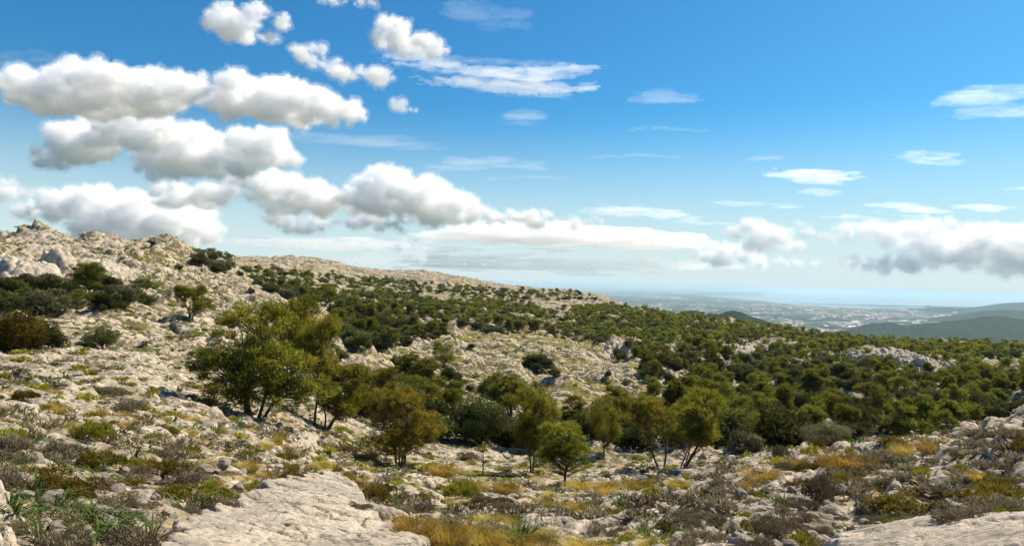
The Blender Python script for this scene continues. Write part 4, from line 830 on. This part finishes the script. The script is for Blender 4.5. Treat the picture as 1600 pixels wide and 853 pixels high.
def blades(seed, n=420, W=.5, H=.5, wd=.010, segs=3, droop=.9, tl=(0., .5), tt=(.9, 1.8), green=.0, fan=.6):
    """bent blades; the foot is greener, the tip straw"""
    rng = np.random.RandomState(seed); a = rng.uniform(0, 6.28, n); q = rng.uniform(0, 1, n)**.6; b0 = np.stack([np.cos(a)*q*W*.35, np.sin(a)*q*W*.35, -.03+0*a], -1)
    od = np.stack([np.cos(a+rng.normal(size=n)*.5), np.sin(a+rng.normal(size=n)*.5), 0*a], -1); Ln = H*rng.uniform(.6, 1.25, n); ang = rng.uniform(.05, fan, n)*(.4+q)
    side = np.cross(od, [0, 0, 1.]); Vs = []; T = []; base_t = rng.uniform(*tl, n); tip_t = rng.uniform(*tt, n)
    for j in range(segs+1):
        t = j/segs; th = ang+droop*t*t*rng.uniform(.5, 1.2, n); P = b0+(od*np.sin(th)[:, None]+np.array([0, 0, 1.])*np.cos(th)[:, None])*(Ln*t)[:, None]; ww = wd*(1-t)**.7*rng.uniform(.7, 1.3, n)
        Vs += [P-side*ww[:, None]*.5, P+side*ww[:, None]*.5]; tt_ = base_t*(1-t)+tip_t*t; T += [tt_, tt_]
    V = np.stack(Vs, 1).reshape(-1, 3); T = np.stack(T, 1).reshape(-1); m = 2*(segs+1); o_ = (np.arange(n)*m)[:, None]; F_ = []
    for j in range(segs): F_ += [np.concatenate([o_+2*j, o_+2*j+1, o_+2*j+3], 1), np.concatenate([o_+2*j, o_+2*j+3, o_+2*j+2], 1)]
    return V, np.concatenate(F_), T
def mk(nm, d, mat): return mesh_np(nm, d[0], d[1], False, {'tint': d[2]}, mat)
HE = [mk('heath', heath_mesh(600+i, lob=[10, 14, 8, 12, 9][i], H=[.42, .35, .5, .4, .3][i]), M_HEATH) for i in range(5)]
SH = [mk('shrub', heath_mesh(620+i, n=2600, ln=.07, wd=.022, H=[.42, .5, .36, .45][i], lob=12, tn=.1), M_BROOM if i % 2 == 0 else M_RUST) for i in range(4)]
GR = [mk('grass', blades(640+i, n=760, W=.95, H=.42, green=0, tl=(0, .4), tt=(.8, 1.9)), M_GRASS) for i in range(4)]
AS = [mk('strap', blades(660+i, n=34, W=.22, H=.42, wd=.030, segs=4, droop=1.1, tl=(0, .5), tt=(.5, 1.), fan=1.0), M_ASPH) for i in range(4)]
PROTO = {'heath': (HE, 1.0, .42, 'heath_cushion', 'heath shrub', 'grey brown heath cushions between the rocks'), 'shrub': (SH, 1.0, .45, 'low_shrub', 'low shrub', 'green and rusty low shrubs on the slope'),
 'grass': (GR, .9, .42, 'grass_tuft', 'grass tuft', 'golden grass tufts on the slope'), 'strap': (AS, .6, .40, 'strap_leaf_plant', 'leafy plant', 'strap leaved green plants among the stones')}
heropl = [('heath',95,716,62,42,'largest dark grey heath at the left edge of the near slope'),('heath',20,705,62,52,'grey heath cut by the left edge above the bottom corner rock'),('heath',265,716,52,26,'dark heath on the white rocks right of the strap leaved plant'),
 ('heath',340,808,108,40,'wide grey heath spilling onto the big slab'),('heath',1281,786,78,48,'tallest dark heath in the middle of the right near slope'),('heath',1382,765,78,30,'broad dome of grey heath right of the tallest dark heath'),
 ('heath',1340,748,34,22,'small dark heath left above the broad grey dome'),('heath',1222,718,44,26,'heath on the white rim at the left end of the right near slope'),('heath',990,796,54,22,'heath in the stones at the bottom middle right'),
 ('heath',1068,812,84,26,'pale dead heath low at the bottom right of the middle'),('heath',1130,760,62,18,'dark flat heath at the foot of the right near slope'),('heath',922,796,50,16,'flat heath strip below the shadow of the front pine'),
 ('heath',1230,732,40,16,'flat heath above the left golden tuft of the right slope'),('heath',1570,706,72,20,'wide heath cushion at the right edge under the humped outcrop'),('heath',1500,712,50,20,'heath right of the longest golden tuft'),
 ('heath',1380,722,60,18,'heath strip below the boulder on the rim'),('heath',760,790,84,22,'heath mound left below the front pine shadow'),('heath',795,800,50,18,'darker small heath touching the heath mound at the bottom middle'),
 ('heath',640,800,60,16,'brown heath along the lower right rim of the big slab'),('heath',560,795,44,14,'brown heath in the crack of the big slab'),('heath',1215,835,60,26,'heath at the bottom edge left of the right slab'),('heath',25,830,40,26,'heath in the gap beside the bottom corner rock'),
 ('heath',200,640,60,26,'dark heath upslope of the rust brown shrub'),('heath',170,615,60,22,'dark heath band high on the white slope at left'),('heath',735,720,40,16,'low dark heath in the hollow by the bare sapling'),
 ('shrub',139,684,68,46,'domed rust brown shrub on the left slope'),('shrub',156,731,72,38,'bright olive green shrub below the rust brown shrub'),('shrub',115,775,100,36,'wide green and brown shrub above the dark sided stone'),
 ('shrub',278,776,68,26,'olive shrub standing on the upper rim of the big slab'),('shrub',718,775,74,38,'dark olive shrub mound in front of the bare sapling'),('shrub',600,770,40,18,'brown shrub in the stones right above the big slab'),
 ('shrub',660,782,40,16,'yellow olive shrub left of the heath mound'),('shrub',1440,745,60,22,'olive shrub right of the broad grey dome'),('shrub',1500,742,46,30,'upright green yellow shrub right on the near slope'),('shrub',1400,800,90,34,'ragged olive shrub above the right slab'),
 ('shrub',1470,800,60,26,'second ragged olive shrub above the right slab'),('shrub',1560,806,56,22,'olive shrub at the far end above the right slab'),('shrub',1185,828,60,24,'brown olive shrub at the bottom left of the right slab'),('shrub',40,625,40,20,'green shrub at the left edge on the white boulders'),
 ('shrub',1280,700,40,18,'rusty shrub just under the pale round bush'),('shrub',1395,700,46,24,'dark rusty shrub beside the boulder on the rim'),
 ('grass',1318,728,92,30,'widest golden tuft on the rim of the right near slope'),('grass',1415,712,46,26,'bright green gold tuft right of the boulder on the rim'),('grass',1462,706,74,24,'longest golden tuft towards the humped outcrop'),('grass',1190,748,70,22,'golden tuft at the left foot of the right near slope'),
 ('grass',1243,732,28,24,'small round golden tuft on the white rim'),('grass',1383,700,26,18,'orange tuft behind the boulder on the rim'),('grass',650,838,70,50,'left end of the tall golden grass at the bottom middle'),('grass',700,850,84,56,'tallest golden grass at the bottom edge beside the big slab'),
 ('grass',750,858,84,50,'golden grass at the bottom edge right of the tallest one'),('grass',800,862,70,40,'straw grass at the bottom edge'),('grass',845,860,70,34,'right end of the straw grass at the bottom edge'),('grass',740,765,50,20,'golden tuft behind the dark olive shrub mound'),('grass',790,768,54,18,'golden tuft left of the front pine shadow'),
 ('grass',905,764,44,18,'golden tuft right beside the front pine trunk'),('grass',950,766,54,18,'golden tuft right of the front pine'),('grass',1000,762,50,17,'green gold tuft below the left leaning pine'),('grass',540,708,50,22,'green gold tuft right of the blocky cracked outcrop'),
 ('grass',575,718,44,20,'pale gold tuft left of the orange pine'),('grass',435,695,16,24,'thin orange tuft on the blocky cracked outcrop'),('grass',85,645,40,24,'olive gold tuft high on the left slope'),('grass',155,650,30,22,'gold tuft behind the rust brown shrub'),
 ('grass',1535,752,44,22,'green gold tuft near the right edge'),('grass',690,740,60,22,'gold grass in the hollow right of the orange pine'),('grass',1060,760,40,16,'gold tuft under the right leaning pine'),
 ('strap',228,726,36,30,'strap leaved plant on the white rock right of the bright olive shrub'),('strap',322,757,34,30,'strap leaved plant at the top rim of the big slab'),('strap',28,760,36,34,'strap leaved plant beside the rock at the left edge'),('strap',30,742,30,24,'upper strap leaved plant at the left edge'),
 ('strap',130,850,50,30,'strap leaved plant at the bottom in front of the speckled boulder'),('strap',640,846,46,28,'strap leaved plant at the lower right rim of the big slab'),('strap',758,778,26,14,'bright strap leaved plant below the dark olive shrub mound'),
 ('strap',1582,845,36,34,'strap leaved plant in the bottom right corner'),('strap',1275,782,22,14,'green strap leaves at the foot of the tallest dark heath'),('strap',1100,806,24,14,'green strap leaves right of the pale dead heath'),('strap',1558,768,24,16,'green strap leaves near the right edge')]
occ2 = []; rng = np.random.RandomState(21)
for kd, a, b_, w_, h_, lab in heropl:
    ms, Wn, Hn, nm, cat, grp = PROTO[kd]; X1, Y1, Z1 = hit(a, min(b_, 862)); sx = w_*Y1/F/Wn; sz = h_*Y1/F/Hn
    put(nm, ms[rng.randint(len(ms))], X1, Y1, Z1-.02, (sx, sx*.8, sz), rng.uniform(-.4, .4) if kd != 'strap' else rng.uniform(0, 6), lab, cat, grp); occ2.append((X1, Y1, sx*Wn*.5))
# random fill, thinning with distance; the nearest are single plants, the rest low ground cover
N = 58000; th_r = rng.uniform(-.70, .70, N); R_r = np.exp(rng.uniform(math.log(5.5), math.log(640), N)); Xs = R_r*np.sin(th_r); Ys = R_r*np.cos(th_r); Zs = height(Xs, Ys); pxs, pys = project(Xs, Ys, Zs)
vis = visible(Xs, Ys, Zs+.3) & (pxs > -20) & (pxs < 1620) & (pys < 870)
h1 = fbm(Xs/4., Ys/4., 801, 3); h2 = fbm(Xs/2.5, Ys/2.5, 802, 3); h3 = fbm(Xs/7., Ys/7., 803, 2)
right = sm(950, 1150, pxs)*(R_r < 45)
slabs = inpoly(pxs, pys, [(185,900),(190,845),(262,812),(372,778),(445,748),(500,744),(580,776),(650,832),(700,900)]) | inpoly(pxs, pys, [(1250,900),(1265,850),(1400,820),(1560,805),(1680,800),(1680,900)]) | inpoly(pxs, pys, [(-60,735),(38,762),(72,880),(-60,880)])
pdens = (.20+.80*sm(-.10, .30, h1)+.02*right)*np.where(slabs, .06, 1)*np.where(R_r > 60, .75, 1)*np.where((R_r < 40) & (pxs > 640), .62, 1)
ok = vis & (rng.rand(N) < pdens); ii = np.nonzero(ok)[0]; ii = ii[np.argsort(R_r[ii])]
grid = {}; kept = []
for i in ii:
    gx_, gy_ = int(Xs[i]//2), int(Ys[i]//2); md = (.17+.0085*R_r[i]); bad = False
    for a in (-1, 0, 1):
        for b_ in (-1, 0, 1):
            for (x, y, r) in grid.get((gx_+a, gy_+b_), ()):
                if (Xs[i]-x)**2+(Ys[i]-y)**2 < md*md: bad = True
    if bad or any((Xs[i]-a)**2+(Ys[i]-b_)**2 < (c*.8)**2 for a, b_, c in (occ2 if R_r[i] < 45 else ())): continue
    grid.setdefault((gx_, gy_), []).append((Xs[i], Ys[i], 1)); kept.append(i)
cnt = dict(heath=0, shrub=0, grass=0, strap=0); CAP = dict(heath=230, shrub=170, grass=150, strap=110); stuff = []
LOW = {'heath': [heath_mesh(700+i, n=150, ln=.20, wd=.10, lob=7) for i in range(4)], 'shrub': [heath_mesh(710+i, n=150, ln=.20, wd=.10, lob=7, tn=.1) for i in range(4)],
       'grass': [blades(720+i, n=60, W=1., H=.40, wd=.045, segs=1, tl=(.1, .5), tt=(.6, 1.4)) for i in range(4)], 'strap': [blades(730+i, n=18, W=.3, H=.42, wd=.06, segs=2, droop=.9, tl=(0, .5), tt=(.5, 1.)) for i in range(3)]}
EMP = (np.zeros((0, 3)), np.zeros((0, 4), int)); MI = dict(heath=0, shrub=1, grass=2, strap=3)
adj = {'heath': ['flat', 'domed', 'ragged', 'dark', 'pale'], 'shrub': ['olive', 'rusty', 'olive yellow', 'rust brown'], 'grass': ['golden', 'straw coloured', 'green gold', 'short golden'], 'strap': ['small', 'spreading', 'upright', 'bright green']}
for i in kept:
    vg = np.interp(pxs[i], [0, 400, 650, 950, 1100, 1600], [.30, .32, .45, .45, .12, .12]); r_ = rng.rand(); e = h2[i]
    if R_r[i] > 60: kd = 'heath' if r_ < .42-e*.4 else ('shrub' if r_ < .80 else 'grass')
    elif r_ < .46+.25*right[i]-e*.5: kd = 'heath'
    elif r_ < .46+.25*right[i]-e*.5+.22: kd = 'shrub'
    elif r_ < .87-.06*right[i]: kd = 'grass'
    else: kd = 'strap'
    if kd == 'grass' and pxs[i] < 300 and pys[i] > 690: kd = 'strap' if rng.rand() < .4 else 'heath'
    ms, Wn, Hn, nm, cat, grp = PROTO[kd]; far_k = min(2.6, 1+max(0, R_r[i]-40)/150.)
    s = {'heath': .18+.55*rng.rand()**1.8, 'shrub': .2+.6*rng.rand()**1.6, 'grass': .22+.55*rng.rand()**1.5, 'strap': rng.uniform(.6, 1.2)}[kd]*far_k; sz = s*rng.uniform(.7, 1.1)
    if cnt[kd] < CAP[kd] and R_r[i] < 70:
        cnt[kd] += 1; k = rng.randint(len(ms)); wh = 'left slope' if pxs[i] < 520 else ('hollow floor' if pxs[i] < 1000 else 'right slope'); dd = 'lower' if R_r[i] < 18 else 'upper'
        put(nm, ms[k], Xs[i], Ys[i], Zs[i]-.03, (s*rng.uniform(.9, 1.3), s*rng.uniform(.8, 1.2), sz), rng.uniform(0, 6.28), '%s %s among stones on the %s part of the %s' % (adj[kd][k % len(adj[kd])], cat, dd, wh), cat, grp)
    else:
        L = LOW[kd][rng.randint(len(LOW[kd]))]; stuff.append((EMP, L, (Xs[i], Ys[i], Zs[i]-.04), rng.uniform(0, 6.28), (s*1.15, sz), rng.uniform(-.15, .3), MI[kd]))
tag(obj('scrub', merge_scatter('scrub', stuff, [M_HEATH, M_BROOM, M_GRASS, M_ASPH, M_BARK])), 'patchy low scrub and dry grass dotting the open rocky slopes', 'scrub', kind='stuff')
print('plants', cnt, len(stuff), time.time()-T0)
# loose stones: the largest 260 singly, small rubble as one mass
N = 14000; th_r = rng.uniform(-.70, .70, N); R_r = np.exp(rng.uniform(math.log(5.5), math.log(70), N)); Xs = R_r*np.sin(th_r); Ys = R_r*np.cos(th_r); Zs = height(Xs, Ys); pxs, pys = project(Xs, Ys, Zs)
slabs = inpoly(pxs, pys, [(195,900),(205,850),(262,822),(372,788),(445,755),(500,750),(580,782),(650,838),(700,900)]) | inpoly(pxs, pys, [(1250,900),(1265,850),(1400,820),(1560,805),(1680,800),(1680,900)])
rub = inpoly(pxs, pys, [(50,740),(260,750),(200,853),(60,853)])
okk = visible(Xs, Ys, Zs+.1) & (pxs > -10) & (pxs < 1610) & (pys < 862) & (rng.rand(N) < np.where(slabs, .02, np.where(rub, 1, .5)))
idx_ = np.nonzero(okk)[0]; sz_ = np.exp(rng.normal(size=N)*.55)*.036*np.minimum(1+R_r/45., 1.8); app = sz_/R_r; idx_ = idx_[np.argsort(-app[idx_])]
SV = [stone_mesh(540+i, 1) for i in range(6)]; sm_items = []
for j, i in enumerate(idx_):
    if j < 250:
        s = sz_[i]; k = rng.randint(9); wh = 'left slope' if pxs[i] < 520 else ('hollow floor' if pxs[i] < 1000 else 'right slope')
        put('stone', ST[k], Xs[i], Ys[i], Zs[i]+s*.12, s, rng.uniform(0, 6.28), '%s loose limestone lump on the %s' % (['angular', 'rounded', 'flat', 'pointed', 'pale', 'chipped', 'grey', 'blocky', 'small'][k], wh), 'stone', 'loose stones on the slope', rng.uniform(-.3, .3))
    else:
        v, f = SV[rng.randint(6)]; sm_items.append((EMP, (v, f, np.zeros(len(v))), (Xs[i], Ys[i], Zs[i]+sz_[i]*.1), rng.uniform(0, 6.28), (sz_[i], sz_[i]*.9), 0, 0))
tag(obj('rubble', merge_scatter('rubble', sm_items, [M_ROCK, M_ROCK])), 'small broken limestone rubble strewn between the plants', 'rubble', kind='stuff')
print('stones', len(sm_items), time.time()-T0)
